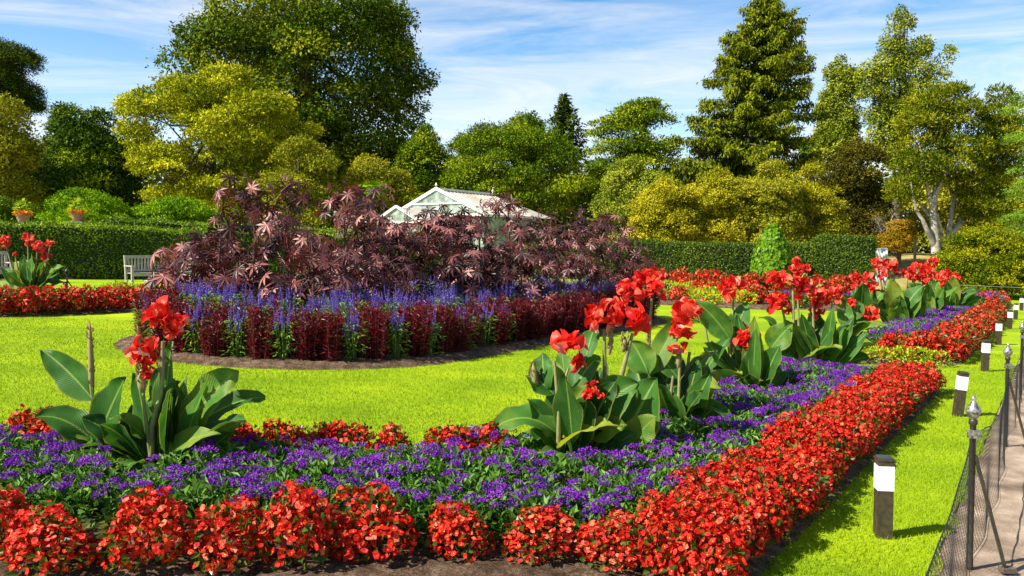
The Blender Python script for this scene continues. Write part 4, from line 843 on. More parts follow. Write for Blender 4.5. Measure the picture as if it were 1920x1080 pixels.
def bench(pos, rz, lab):
    root = empty('garden_bench', pos, lab, 'bench', 'wooden garden benches', rz); m = M['bench']; Lb = 1.9
    mb = MB()
    for k in range(6): box(mb, (0, -.02 - .085 * k, .43 + (.004 if k % 2 else 0)), (Lb - .1, .068, .025))
    box(mb, (0, -.47, .385), (Lb - .1, .03, .07)); mb.build('seat', m, root)
    mb = MB(); box(mb, (0, .075, .885), (Lb - .05, .035, .085)); box(mb, (0, .035, .50), (Lb - .1, .03, .055))
    for k in range(19): bar(mb, (-Lb / 2 + .12 + k * (Lb - .24) / 18, .035, .525), (-Lb / 2 + .12 + k * (Lb - .24) / 18, .07, .845), .048, .014, up=(0, 1, 0))
    mb.build('backrest', m, root)
    for s in (-1, 1):
        x = s * (Lb / 2 - .03)
        mb = MB(); bar(mb, (x, .02, 0), (x, .02, .46), .055, .06, up=(0, 1, 0)); bar(mb, (x, .02, .46), (x, .085, .93), .055, .06, up=(0, 1, 0)); mb.build('leg', m, root)
        mb = MB(); box(mb, (x, -.46, .31), (.06, .06, .62)); mb.build('leg', m, root)
        mb = MB(); box(mb, (x, -.22, .635), (.075, .60, .03)); box(mb, (x, -.22, .20), (.04, .42, .05)); mb.build('armrest', m, root)
bp_ = onx(250, 24.1)
bang = math.atan2(.69, .72)
bpos = bp_ + np.array([.72 * .75, .69 * .75, 0]); bpos[2] = g(bpos[0], bpos[1]); bench(bpos, bang, 'weathered wooden garden bench half hidden behind the castor plants')
b2 = onx(-62, 21.6); bench((b2[0], b2[1], float(g(b2[0], b2[1]))), bang, 'grey wooden bench behind the far left canna, cut by the left edge of the picture')

# tripod sprinkler
sp_ = onx(127, 19.8); root = empty('tripod_sprinkler', sp_, 'dark tripod lawn sprinkler standing beside the far left canna', 'sprinkler')
for a in (.3, 2.4, 4.5):
    mb = MB(); tube(mb, [(.26 * math.cos(a), .26 * math.sin(a), 0), (0, 0, .40)], .014, 6); mb.build('leg', M['black_iron'], root)
mb = MB(); tube(mb, [(0, 0, .08), (0, 0, .55)], .02, 8); bar(mb, (-.12, 0, .42), (.13, 0, .44), .03, .03); lathe(mb, [(.02, .55), (.045, .58), (.04, .62), (.01, .66)]); mb.build('sprinkler_head', M['black_iron'], root)

# urns behind the left hedge
for i, (px, Y, lab) in enumerate([(48, 30.5, 'left terracotta urn of orange flowers above the hedge'), (150, 31.5, 'terracotta urn of orange flowers in front of the bright green mound')]):
    p = onx(px, Y); zt = at(px, 421 if i == 0 else 418, Y)[2]
    root = empty('flower_urn', p, lab, 'urn', 'urns behind the hedge'); h = zt - p[2]
    mb = MB(); box(mb, (0, 0, h * .5), (.5, .5, h)); box(mb, (0, 0, h + .02), (.58, .58, .05)); mb.build('pedestal', M['concrete'], root)
    mb = MB(); lathe(mb, [(.12, h + .045), (.15, h + .07), (.20, h + .2), (.24, h + .33), (.26, h + .35), (.24, h + .35), (.1, h + .3)], sides=18); mb.build('urn', M['terracotta'], root)
    r2 = np.random.default_rng(70 + i); n = 150; a = r2.uniform(0, 6.28, n); q = np.sqrt(r2.random(n)) * .3
    mb = MB(); P = np.stack([np.cos(a) * q, np.sin(a) * q, h + .34 + .12 * r2.random(n)], -1); leaves(mb, P, rdir(n, r2), rdir(n, r2) + [0, -.4, .8], .08, .07, r2.random(n)); mb.build('flowers', M['orange_fl'], root)
    mb = MB(); n = 90; d = rdir(n, r2); d[:, 2] = np.abs(d[:, 2]); P = d * [.2, .2, .42] + [0, 0, h + .38]; leaves(mb, P, norm(d + [0, 0, -.1]), norm(d * .3 + [0, -.2, 1]), .17, .1, r2.random(n), .1, curl=.2); mb.build('foliage', M['lime'], root)

# wrapped board, black post, rope fence
p = onx(1649, 44.5); root = empty('wrapped_board', p, 'board wrapped in wrinkled white plastic sheet beside the end of the right hedge', 'wrapped board'); root.rotation_euler.z = .12
zt = at(1649, 466, 44.5)[2] - p[2]
mb = MB(); nx_, nz_ = 24, 28; X, Z = np.meshgrid(np.linspace(-.34, .34, nx_), np.linspace(.35, zt, nz_)); Yw = .03 * np.sin(Z * 14 - 9 * np.abs(X - .02) ) - .05 + .015 * np.sin(X * 40 + Z * 12)
for sg in (1, -1):
    v = np.stack([X, Yw * sg, Z], -1).reshape(-1, 3); i, j = np.meshgrid(np.arange(nz_ - 1), np.arange(nx_ - 1), indexing='ij')
    mb.add(v, np.stack([i * nx_ + j, i * nx_ + j + 1, (i + 1) * nx_ + j + 1, (i + 1) * nx_ + j], -1).reshape(-1, 4), smooth=True)
box(mb, (0, 0, zt), (.70, .09, .05)); mb.build('plastic_sheet', M['plastic'], root)
for s in (-1, 1):
    mb = MB(); box(mb, (s * .35, 0, zt / 2), (.06, .06, zt)); mb.build('post', M['white'], root)
p = onx(1713, 46.5); zt = at(1713, 449, 46.5)[2] - p[2]
mb = MB(); tube(mb, [(0, 0, 0), (0, 0, zt * .5)], .045, 8); box(mb, (0, 0, zt * .76), (.14, .05, zt * .5))
tag(mb.build('marker_post', M['black_iron'], None, p), 'thin black post with narrow blade on dry grass left of the pale trunked tree', 'post')
root = empty('rope_fence', onx(1740, 36.5), 'thin white cord strung on low stakes in front of the yellow shrub mound', 'rope fence'); o3 = np.array(root.location)
A = onx(1560, 37.5); B = onx(1980, 34.5); mb = MB()
cc = []
for k in range(9):
    q = A + (B - A) * k / 8; q[2] = g(q[0], q[1]); cc.append(q + [0, 0, .62] - o3); m2 = MB(); tube(m2, [q - o3, q + [0, 0, .66] - o3], .012, 5); m2.build('stake', M['black_iron'], root)
tube(mb, cc, .006, 5); mb.build('cord', M['rope'], root)

# path details: expansion joint, chalky chips
mb = MB()
mb.ch = []; t = np.linspace(2.5, 26, 260); cx = xe(t) + 0.42 + np.cumsum(np.random.default_rng(3).normal(0, .006, 260))
wv = .003 * np.random.default_rng(4).uniform(.4, 2.2, 260); v = np.concatenate([np.stack([cx - wv, t, g(cx, t) - .001], -1), np.stack([cx + wv, t, g(cx, t) - .001], -1)]); n = len(t)
mb.add(v, np.stack([np.arange(n - 1), np.arange(n - 1) + n, np.arange(1, n) + n, np.arange(1, n)], -1))
M['crack'] = plain('dark_joint', (0.05, 0.035, 0.03), 0.9)
tag(mb.build('path_joint', M['crack']), kind='structure')

# ------------------------------------------------------------------ greenhouse
root = empty('greenhouse', (-4.05, 45, float(g(-4.05, 45))), 'white framed glasshouse with a pale whitewashed roof and small porch gable behind the castor plants', 'greenhouse'); O = np.array(root.location)
RA = at(818, 356, 45.); RD = norm(np.array([3.75, 6.5, 0])); RL = 5.7; RP = np.array([RD[1], -RD[0], 0]); HW = 2.9; EZ = RA[2] - 1.35
def gp(a, s, z): q = RA + RD * a + RP * s; q[2] = z; return q - O
rz_ = RA[2]; ez = EZ; gz0 = float(O[2])
mbR = MB()
for s in (1, -1):
    n_ = 16
    for i in range(n_):
        a0, a1 = i / n_ * RL + .02, (i + 1) / n_ * RL - .02
        v = [gp(a0, 0.0 * s, rz_ + (i % 2) * .004), gp(a1, 0.0, rz_ + (i % 2) * .004), gp(a1, s * HW, ez + (i % 2) * .004), gp(a0, s * HW, ez + (i % 2) * .004)]
        mbR.add(np.array(v), [[0, 1, 2, 3]])
roof = mbR.build('roof', M['roofglass'], root)
# hipped far end: glass triangle
mb = MB(); mb.add(np.array([gp(RL, 0, rz_), gp(RL + 2.2, HW, ez), gp(RL + 2.2, -HW, ez), gp(RL, HW, ez), gp(RL, -HW, ez)]), [[0, 1, 2], [0, 3, 1], [0, 2, 4]]); mb.build('roof_hip', M['roofglass'], roof)
mb = MB(); mbB = MB()
for i in range(17):
    a = i / 16 * RL
    for s in (1, -1): bar(mbB, gp(a, 0, rz_ + .02), gp(a, s * HW, ez + .02), .03, .03)
for s in (1, -1):
    bar(mb, gp(0, 0, rz_ + .07), gp(0, s * (HW + .1), ez + .04), .09, .16); bar(mb, gp(RL, s * HW, ez), gp(0, s * HW, ez - .03), .12, .12)
    for i in range(9): a = i / 8 * RL; bar(mb, gp(a, s * HW, gz0), gp(a, s * HW, ez), .08, .08)
bar(mb, gp(0, 0, rz_ + .07), gp(RL, 0, rz_ + .07), .12, .10); bar(mb, gp(0, -HW, ez), gp(0, HW, ez), .1, .12)
bar(mb, gp(0, -1.65, (rz_ + ez) / 2 - .05), gp(0, 1.65, (rz_ + ez) / 2 - .05), .06, .07)
for k in range(-8, 9):
    s = k * HW / 8.5; bar(mb, gp(-.01, s, gz0), gp(-.01, s, rz_ - abs(s) / HW * (rz_ - ez)), .035, .05)
mb.build('frame', M['white'], root); mbB.build('glazing_bars', M['roofglass'], roof)
mb = MB(); v = [gp(.03, -HW, gz0), gp(.03, HW, gz0), gp(.03, HW, ez), gp(.03, 0, rz_), gp(.03, -HW, ez)]; mb.add(np.array(v), [[0, 1, 2, 3, 4]])
for s in (1, -1): mb.add(np.array([gp(0.05, s * (HW - .02), gz0), gp(RL, s * (HW - .02), gz0), gp(RL, s * (HW - .02), ez), gp(0.05, s * (HW - .02), ez)]), [[0, 1, 2, 3]])
mb.add(np.array([gp(RL, -HW, gz0), gp(RL, HW, gz0), gp(RL, HW, ez), gp(RL, -HW, ez)]), [[0, 1, 2, 3]])
mb.build('wall_glass', M['glass'], root)
for a in (0, RL):
    mb = MB(); lathe(mb, [(.02, 0), (.02, .09), (.06, .13), (.07, .18), (.04, .22), (.015, .27), (.001, .30)], gp(a, 0, rz_ + .10), 8); mb.build('finial', M['white'], root)
# porch
PW = 1.45; pz = rz_ - .95; pe = pz - .78; ps = -1.15
def pp_(a, s, z): return gp(-1.9 + a, ps + s, z)
mb = MB()
for s in (1, -1): mb.add(np.array([pp_(0, 0, pz), pp_(1.9, 0, pz), pp_(1.9, s * PW, pe), pp_(0, s * PW, pe)]), [[0, 1, 2, 3]])
pr = mb.build('porch_roof', M['roofglass'], root)
mb = MB()
for s in (1, -1):
    bar(mb, pp_(-.03, 0, pz + .04), pp_(-.03, s * (PW + .08), pe + .01), .08, .13); bar(mb, pp_(0, s * PW, pe), pp_(1.9, s * PW, pe), .08, .08)
bar(mb, pp_(0, -PW, pe), pp_(0, PW, pe), .08, .1)
for k in range(-4, 5): s = k * PW / 4.3; bar(mb, pp_(-.01, s, gz0), pp_(-.01, s, pz - abs(s) / PW * (pz - pe)), .035, .05)
mb.build('porch_frame', M['white'], pr)
mb = MB(); mb.add(np.array([pp_(.03, -PW, gz0), pp_(.03, PW, gz0), pp_(.03, PW, pe), pp_(.03, 0, pz), pp_(.03, -PW, pe)]), [[0, 1, 2, 3, 4]]); mb.build('porch_glass', M['glass'], pr)

# ------------------------------------------------------------------ hedges
M['hedge'] = green('clipped_hedge_leaves', (0.020, 0.055, 0.006), (0.22, 0.28, 0.02), (0.08, 0.14, 0.012), rough=0.4)
M['hedge_left'] = green('clipped_privet_leaves', (0.03, 0.075, 0.006), (0.34, 0.44, 0.02), (0.12, 0.21, 0.012), rough=0.4)
M['ivy'] = green('bright_climber_leaves', (0.05, 0.14, 0.006), (0.24, 0.38, 0.016), (0.13, 0.26, 0.010), rough=0.45)
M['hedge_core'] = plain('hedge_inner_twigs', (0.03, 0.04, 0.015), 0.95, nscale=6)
def hedge(lab, A, B, depth, h, n, seed, mat, ls=.09, bump_end=0.0, topwave=.04):
    rr = np.random.default_rng(seed); A = np.array(A, float); B = np.array(B, float); d = B - A; Ln = np.linalg.norm(d); d /= Ln; nn = np.array([d[1], -d[0]])
    if nn[1] > 0: nn = -nn
    root = empty('clipped_hedge', (A[0], A[1], float(g(*A))), lab, 'hedge', None); O = np.array(root.location)
    # surfaces: front, top, back, ends
    ar = np.array([Ln * h, Ln * depth, Ln * h * .6, depth * h, depth * h]); c = rr.choice(5, n, p=ar / ar.sum())
    u = rr.random(n) * Ln; q = rr.random(n); s = np.zeros(n); z = np.zeros(n); N3 = np.zeros((n, 3))
    def hh(u): return h + topwave * np.sin(u * 1.3) + topwave * .6 * np.sin(u * 4.1) + bump_end * smooth((u - (Ln - 3.2)) / 1.0)
    for k in range(5):
        m_ = c == k
        if k == 0: s[m_] = 0; z[m_] = q[m_] * hh(u[m_]); N3[m_] = [nn[0], nn[1], 0.15]
        if k == 1: s[m_] = q[m_] * depth; z[m_] = hh(u[m_]); N3[m_] = [0, 0, 1]
        if k == 2: s[m_] = depth; z[m_] = q[m_] * hh(u[m_]); N3[m_] = [-nn[0], -nn[1], .15]
        if k >= 3: s[m_] = rr.random(m_.sum()) * depth; u[m_] = 0 if k == 3 else Ln; z[m_] = q[m_] * hh(u[m_]); e = -d if k == 3 else d; N3[m_] = [e[0], e[1], .1]
    XY = A + d * u[:, None] - nn * s[:, None]
    P = np.stack([XY[:, 0], XY[:, 1], g(XY[:, 0], XY[:, 1]) + z], -1) + N3 * (.05 * vnoise(u, z + s, 3.0, seed) + rr.normal(0, .03, n) + .10 * (rr.random(n) > .97))[:, None] - O
    ml = MB(); var = np.clip(.5 + .45 * vnoise(u, z * 2 + s, 1.2, seed + 1) + rr.normal(0, .25, n), 0, 1)
    leaves(ml, P, norm(N3 * .5 + rdir(n, rr)), norm(N3 + rr.normal(0, .55, (n, 3)) + [0, 0, .25]), ls * rr.uniform(.6, 1.2, n), ls * .62, var, .12)
    ml.build('foliage', mat, root)
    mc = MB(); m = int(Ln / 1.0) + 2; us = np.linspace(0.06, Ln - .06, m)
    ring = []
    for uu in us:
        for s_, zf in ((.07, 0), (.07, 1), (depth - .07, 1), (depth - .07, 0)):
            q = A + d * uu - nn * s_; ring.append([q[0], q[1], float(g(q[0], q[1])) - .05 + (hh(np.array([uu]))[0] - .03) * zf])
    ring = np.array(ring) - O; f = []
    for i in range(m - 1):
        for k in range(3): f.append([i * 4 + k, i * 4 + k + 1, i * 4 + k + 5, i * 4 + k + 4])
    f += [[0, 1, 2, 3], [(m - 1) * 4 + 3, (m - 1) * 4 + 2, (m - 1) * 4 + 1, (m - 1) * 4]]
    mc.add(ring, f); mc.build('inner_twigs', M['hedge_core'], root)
HL0 = np.array([-13.3, 27.6]); HD = np.array([.80, .60])
hedge('long dark clipped hedge behind the bench at the left', HL0 - HD * 6.5, HL0 + HD * 14, 1.0, 1.70, 42000, 401, M['hedge_left'], .085)
hedge('sunlit hedge top standing behind the left hedge, right of the urns', HL0 + HD * .8 + np.array([-2.1, 3.3]), HL0 + HD * 16 + np.array([-2.6, 3.3]), 1.3, 1.98, 22000, 402, M['hedge_left'], .09)
H1a = onx(985, 43.5)[:2]; H1b = onx(1432, 42)[:2]; H2a = onx(1462, 42)[:2]; H2b = onx(1636, 40.5)[:2]
def top_h(px, py, Y): return at(px, py, Y)[2] - onx(px, Y)[2]
hedge('long flat topped hedge at the right, left of the ivy cone', H1a, H1b, 1.3, top_h(1300, 456, 42), 26000, 403, M['hedge'], .10)
hedge('flat topped hedge right of the ivy cone, with a taller rounded end', H2a, H2b, 1.5, top_h(1500, 460, 42), 22000, 404, M['hedge'], .10, bump_end=.48)
# ivy cone
p = onx(1446, 40.6); hC = top_h(1446, 418, 40.6); root = empty('ivy_cone', p, 'tall bright green cone of climbing leaves between the two right hedges', 'topiary'); rr = np.random.default_rng(77)
def coneR(t): return 1.12 * (1 - t ** 2.6) ** .62 * (1 - .34 * t)
n = 5200; t = rr.random(n) ** 1.15; a = rr.uniform(0, 6.28, n); R_ = coneR(t) * (1 + .05 * np.sin(a * 5 + t * 9)); ca, sa = np.cos(a), np.sin(a)
Nn = norm(np.stack([ca, sa, np.full(n, .35) + t * .5], -1)); ml = MB()
lf = np.array([[0, 0, 0], [.45, .15, .04], [.52, .55, .02], [.0, 1.0, -.1], [-.52, .55, .02], [-.45, .15, .04]])
inst(ml, lf, [[0, 1, 2, 3], [0, 3, 4, 5]], np.stack([ca * R_, sa * R_, t * hC], -1) + Nn * rr.normal(0, .03, n)[:, None], norm(np.stack([rr.normal(0, .3, n), rr.normal(0, .3, n), -np.ones(n)], -1)), norm(Nn + rr.normal(0, .3, (n, 3)) + [0, 0, .2]), rr.uniform(.10, .17, n), np.clip(rr.beta(2, 2, n), 0, 1)); ml.build('foliage', M['ivy'], root)
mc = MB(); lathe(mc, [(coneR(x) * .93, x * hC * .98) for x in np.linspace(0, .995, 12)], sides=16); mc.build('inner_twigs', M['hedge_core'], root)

# ------------------------------------------------------------------ trees
def env_from_rows(rows, Y, p0):
    R = np.array([[*at((xl + xr) / 2, y, Y), (xr - xl) / 2 * Y / 1600.] for y, xl, xr in rows]); R[:, :3] -= p0
    z = R[::-1, 2]; cx = R[::-1, 0]; r = R[::-1, 3]; return z, cx, r
def crown(rows_list, Y, p0, nclump, cr, nleaf, ls, rr, depth=.85, mode='round', fill=.25, lw=.6, flat=.75, droop=0.0):
    P_, N_, V_, C_ = [], [], [], []
    tot = [np.trapezoid(env_from_rows(r, Y, p0)[2], env_from_rows(r, Y, p0)[0]) if hasattr(np, 'trapezoid') else np.trapz(env_from_rows(r, Y, p0)[2], env_from_rows(r, Y, p0)[0]) for r in rows_list]
    tot = np.array(tot) / sum(tot)
    for rows, fr in zip(rows_list, tot):
        z, cx, r = env_from_rows(rows, Y, p0); nc = max(4, int(nclump * fr))
        zz = np.linspace(z[0], z[-1], 200); rz = np.interp(zz, z, r); cdf = np.cumsum(rz + .2); cdf /= cdf[-1]
        cz = np.interp(rr.random(nc), cdf, zz); cR = np.interp(cz, z, r); ccx = np.interp(cz, z, cx)
        a = rr.uniform(0, 2 * PI, nc); inner = rr.random(nc) < fill
        size = cr * rr.uniform(.65, 1.35, nc); size = np.minimum(size, np.maximum(cR * .8, cr * .35))
        cR = cR * (1 + np.minimum(1, 3 / cR) * .07 * np.sin(a * 3 + cz * .9 + cz[0]) + np.minimum(1, 3 / cR) * .07 * np.sin(a * 5 - cz * 1.7)); q = np.where(inner, rr.uniform(0, .6, nc), rr.uniform(.80, 1.06, nc)) * np.maximum(cR - size * .75, 0)
        C = np.stack([ccx + np.cos(a) * q, np.sin(a) * q * depth, cz - size * .35], -1)
        C[:, 2] = np.maximum(C[:, 2], z[0])
        for c, s, cv in zip(C, size, rr.normal(0, .16, nc)):
            n = int(nleaf * (s / cr) ** 2 * rr.uniform(.8, 1.2)) + 4
            d = rdir(n, rr); d[:, 2] = np.where(d[:, 2] < -.25, -d[:, 2] * .6, d[:, 2]); out = norm(np.array([c[0] - ccx.mean(), c[1], 0]) + 1e-6)
            d = norm(d + out * .35)
            rad = s * np.where(rr.random(n) < .8, rr.uniform(.86, 1.08, n), rr.uniform(.5, 1.3, n)) * (1 + .20 * np.sin(d[:, 0] * 8 + c[0]) * np.sin(d[:, 2] * 7 + c[2]) + .12 * np.sin(d[:, 1] * 11 + c[1] + d[:, 0] * 9))
            P_.append(c + d * rad[:, None] * [1, 1, flat]); N_.append(d); V_.append(np.clip(.5 + cv + rr.normal(0, .2, n), 0, 1)); 
        C_.append(C)
    return np.concatenate(P_), np.concatenate(N_), np.concatenate(V_), np.concatenate(C_)
def trunk_mesh(base_r, pts, C, rr, nl, top):
    mb = MB(); pts = np.array(pts, float); n = 9; tt = np.linspace(0, 1, n); P = np.stack([np.interp(tt, np.linspace(0, 1, len(pts)), pts[:, i]) for i in range(3)], -1); P[1:-1, :2] += rr.normal(0, base_r * .4, (n - 2, 2))
    tube(mb, P, base_r * (1.25 - tt * .95), 9)
    if len(C):
        for c in C[rr.choice(len(C), min(nl, len(C)), replace=False)]:
            k = rr.uniform(.3, .9); s = P[0] + (P[-1] - P[0]) * k; s = np.array([np.interp(k, tt, P[:, i]) for i in range(3)]); mid = (s + c) / 2 + rr.normal(0, .25, 3) - [0, 0, .1 * np.linalg.norm(c - s)]
            L1 = np.linalg.norm(c - s); r = min(base_r * .35, .03 + L1 * .012); tube(mb, [s, mid, c], [r, r * .65, r * .2], 5, cap=False)
    return mb
def tree(name, lab, cat, rows, Y, px, mat, nclump, cr, nleaf, ls, seed, trunk_r=.3, bark='bark', depth=.85, fill=.25, lw=.6, flat=.75, group=None, upn=.25, nl=26, fold=0.12, curl=0.0, droop=0.0, rowsy=None):
    rr = np.random.default_rng(seed); p = onx(px, Y); rows_list = rows if isinstance(rows[0], list) else [rows]
    root = empty(name, p, lab, cat, group)
    P, Nn, V, C = crown(rows_list, Y, p, int(nclump * .62), cr * 1.28, int(nleaf * 2.7), ls, rr, depth, fill=fill, flat=flat); n = len(P)
    P[:, 2] = np.maximum(P[:, 2], .05)
    ml = MB(); D = norm(Nn * .45 + rdir(n, rr) * .8 + [0, 0, -droop]); leaves(ml, P, D, norm(Nn * 1.0 + rr.normal(0, .30, (n, 3)) + [0, 0, upn]), ls * .8 * rr.uniform(.6, 1.3, n), ls * .8 * lw * rr.uniform(.7, 1.2, n), V, fold, curl=curl)
    ml.build('crown', mat, root)
    z, cx, r = env_from_rows(rows_list[0], Y, p); tz = z[0] + (z[-1] - z[0]) * .82
    mb = trunk_mesh(trunk_r, [(0, 0, -.1), (cx.mean() * .5, 0, tz * .5), (np.interp(tz, z, cx), 0, tz)], C, rr, nl, tz); mb.build('trunk', M[bark], root)
    return root
T = lambda n, lo, mid, hi, **k: M.setdefault(n, leafmat(n, [(0, lo), (.5, mid), (1, hi)], **{'trans': .16, 'spec': .03, 'rough': .7, **k}))
T('oak', (0.014, 0.040, 0.002), (0.064, 0.111, 0.004), (0.267, 0.286, 0.010)); T('gold', (.07, .10, .004), (.30, .32, .009), (.64, .60, .035))
T('olive', (0.070, 0.085, 0.007), (0.232, 0.244, 0.013), (0.487, 0.424, 0.032)); T('dark', (0.009, 0.028, 0.003), (0.041, 0.090, 0.004), (0.232, 0.307, 0.008), rough=.4)
T('mid', (0.019, 0.053, 0.002), (0.090, 0.154, 0.004), (0.360, 0.392, 0.011), rough=.45); T('pine', (0.007, 0.023, 0.003), (0.032, 0.064, 0.005), (0.139, 0.170, 0.010))
T('spruce', (0.014, 0.030, 0.003), (0.070, 0.101, 0.005), (0.278, 0.297, 0.010), rough=.6); T('poplar', (0.052, 0.090, 0.008), (0.186, 0.233, 0.017), (0.441, 0.445, 0.042)); T('yellowish', (0.093, 0.106, 0.006), (0.278, 0.276, 0.010), (0.580, 0.466, 0.028))
T('brown', (0.014, 0.017, 0.003), (0.052, 0.051, 0.006), (0.197, 0.159, 0.013)); T('pinelight', (0.023, 0.053, 0.003), (0.104, 0.138, 0.006), (0.348, 0.329, 0.014)); T('blue', (0.035, 0.085, 0.008), (0.104, 0.201, 0.015), (0.255, 0.350, 0.035))
T('orange', (.08, .09, .005), (.28, .17, .010), (.48, .27, .018)); T('yellow_shrub', (0.026, 0.058, 0.003), (0.128, 0.159, 0.004), (0.418, 0.371, 0.007)); T('limegreen', (0.035, 0.095, 0.003), (0.151, 0.286, 0.006), (0.394, 0.488, 0.010))
T('wood', (0.016, 0.028, 0.004), (0.046, 0.074, 0.007), (0.116, 0.148, 0.010))
# far wood behind everything
rr = np.random.default_rng(600); mb = MB(); n = 60000
X = rr.uniform(-80, 92, n); Yy = rr.uniform(92, 112, n); hgt = 9.0 + 2.6 * vnoise(X, Yy * .3, .25, 4) + 1.6 * vnoise(X, Yy, .9, 5); q = rr.random(n) ** .6
P = np.stack([X, Yy, g(X, Yy) + hgt * q], -1); P[:15000, 2] = g(X[:15000], Yy[:15000]) + 3.2 * rr.random(15000); Nn = norm(np.stack([rr.normal(0, .5, n), -np.abs(rr.normal(.6, .4, n)), .4 + q], -1))
leaves(mb, P, rdir(n, rr), Nn, .8 * rr.uniform(.5, 1.2, n), .5, rr.random(n)); tag(mb.build('distant_wood', M['wood']), 'low dark mass of distant trees filling the gaps between the nearer trees', 'wood', kind='stuff')

tree('broadleaf_tree', 'huge dark green domed tree at left centre, its top cut by the frame', 'tree',
     [(-34, 480, 650), (0, 415, 750), (50, 362, 762), (110, 338, 785), (160, 328, 795), (210, 330, 800), (260, 400, 800), (310, 480, 792), (365, 560, 770)], 70, 600, M['oak'], 470, 1.5, 165, .36, 501, .8, droop=.5)
tree('maple_tree', 'golden yellow green rounded tree in front of the huge dark tree', 'tree',
     [(126, 385, 450), (155, 300, 500), (185, 250, 545), (215, 226, 575), (260, 236, 592), (310, 260, 592), (360, 272, 585), (408, 290, 510)], 52, 400, M['gold'], 330, .74, 175, .22, 502, .4, flat=.62, fill=.25)
tree('laurel_tree', 'dark glossy green tree with bright tips between the golden tree and the left edge', 'tree',
     [[(192, 108, 132), (215, 104, 165), (250, 90, 185), (300, 52, 235), (350, 45, 262), (405, 55, 275)], [(208, 165, 205), (240, 150, 232), (300, 140, 265), (400, 130, 270)]], 56, 160, M['dark'], 330, .85, 140, .28, 503, .4, lw=.45)
tree('shrubby_tree', 'yellow brown and green tree at the left edge under the tall pine', 'tree',
     [(185, -70, 20), (215, -70, 66), (245, -70, 40), (280, -70, 82), (340, -70, 66), (410, -70, 60)], 50, -10, M['olive'], 120, .8, 140, .22, 504, .3)
tree('pine_tree', 'tall dark pine at the left edge with separate flat foliage tufts against the sky', 'tree',
     [[(82, -60, 20), (100, -60, 76), (125, -60, 74), (138, -60, 40)], [(140, -60, 50), (165, -60, 68), (185, -60, 74), (207, 0, 62)]], 60, -40, M['pine'], 170, .72, 190, .22, 505, .45, lw=.3, fill=.35)
tree('small_tree', 'small olive green tree in front of the right flank of the golden tree', 'tree', [(262, 548, 585), (285, 505, 615), (320, 492, 626), (375, 492, 622), (420, 500, 610)], 46, 556, M['olive'], 90, .6, 150, .17, 506, .2)
tree('yellow_green_bush', 'bushy yellow olive tree below the huge tree, left of the greenhouse', 'tree', [[(300, 665, 725), (325, 645, 750), (390, 640, 755)], [(318, 725, 765), (345, 715, 775), (400, 710, 780)]], 57, 705, M['olive'], 110, .6, 140, .18, 507, .2)
tree('broadleaf_tree', 'bright green tree with yellow top between the huge tree and the broad domed tree', 'tree', [[(228, 788, 806), (250, 778, 820), (290, 745, 845), (340, 738, 862), (400, 738, 862)]], 64, 800, M['mid'], 130, .75, 140, .24, 508, .3)
tree('domed_tree', 'broad low domed green tree directly behind the greenhouse', 'tree',
     [(240, 925, 1000), (258, 868, 1062), (295, 848, 1108), (340, 838, 1124), (370, 845, 1124), (400, 880, 1115)], 60, 980, M['mid'], 260, .85, 150, .26, 509, .4, lw=.4, droop=.3)
tree('pine_tree', 'dark flat topped pine peeping out behind the left shoulder of the domed tree', 'tree', [(238, 885, 930), (255, 858, 940), (280, 846, 910)], 84, 895, M['pine'], 30, .9, 120, .26, 510, .3)
tree('broadleaf_tree', 'leafy green tree top rising behind the middle of the domed tree', 'tree', [(214, 965, 1000), (232, 955, 1016), (262, 950, 1022), (300, 950, 1025)], 74, 986, M['mid'], 55, .8, 130, .3, 511, .3, lw=.45)
tree('layered_tree', 'green tree with flat layered foliage between the small conifer and the spruce', 'tree',
     [[(182, 1192, 1232), (205, 1150, 1262), (232, 1118, 1268)], [(225, 1112, 1180), (262, 1098, 1270), (300, 1098, 1272), (345, 1105, 1268), (395, 1110, 1255)]], 66, 1185, M['mid'], 230, .95, 120, .3, 512, .35, lw=.45, flat=.38)
tree('light_green_tree', 'pale green bushy tree between the domed tree and the yellow shrubs', 'tree', [(305, 1150, 1205), (335, 1125, 1262), (395, 1118, 1266), (445, 1122, 1260)], 54, 1190, M['poplar'], 130, .6, 140, .18, 513, .25)
for i, (rows, px, lab, mt) in enumerate([([(338, 1235, 1275), (365, 1195, 1300), (410, 1185, 1310), (458, 1190, 1310)], 1245, 'golden olive shrub left of the others below the spruce, behind the hedge', 'yellowish'),
        ([(322, 1320, 1370), (350, 1290, 1400), (400, 1275, 1412), (458, 1280, 1412)], 1345, 'golden olive shrub directly below the spruce, left of the ivy cone', 'yellowish'),
        ([(306, 1425, 1465), (335, 1385, 1500), (390, 1380, 1510), (460, 1385, 1505)], 1445, 'golden olive shrub standing behind the ivy cone', 'olive'),
        ([(312, 1500, 1545), (340, 1480, 1570), (400, 1478, 1585), (462, 1480, 1580)], 1530, 'golden olive shrub on the right, beside the brown shaded tree', 'yellowish')]):
    tree('deciduous_shrub', lab, 'shrub', rows, 50 + i % 2, px, M[mt], 140, .5, 150, .15, 520 + i, .15, group='golden shrubs behind the right hedge')
tree('broadleaf_tree', 'small dark green tree seen in the gap right of the spruce', 'tree', [(246, 1510, 1535), (268, 1500, 1546), (320, 1500, 1548)], 90, 1522, M['dark'], 30, 1.0, 120, .36, 524, .3)
tree('poplar_tree', 'shorter narrow poplar just right of the spruce', 'tree', [[(104, 1568, 1582), (140, 1550, 1606), (200, 1545, 1608), (280, 1545, 1610)], [(175, 1535, 1560), (220, 1528, 1580), (300, 1530, 1620)]], 76, 1575, M['poplar'], 170, .7, 110, .28, 525, .35, flat=1.2)
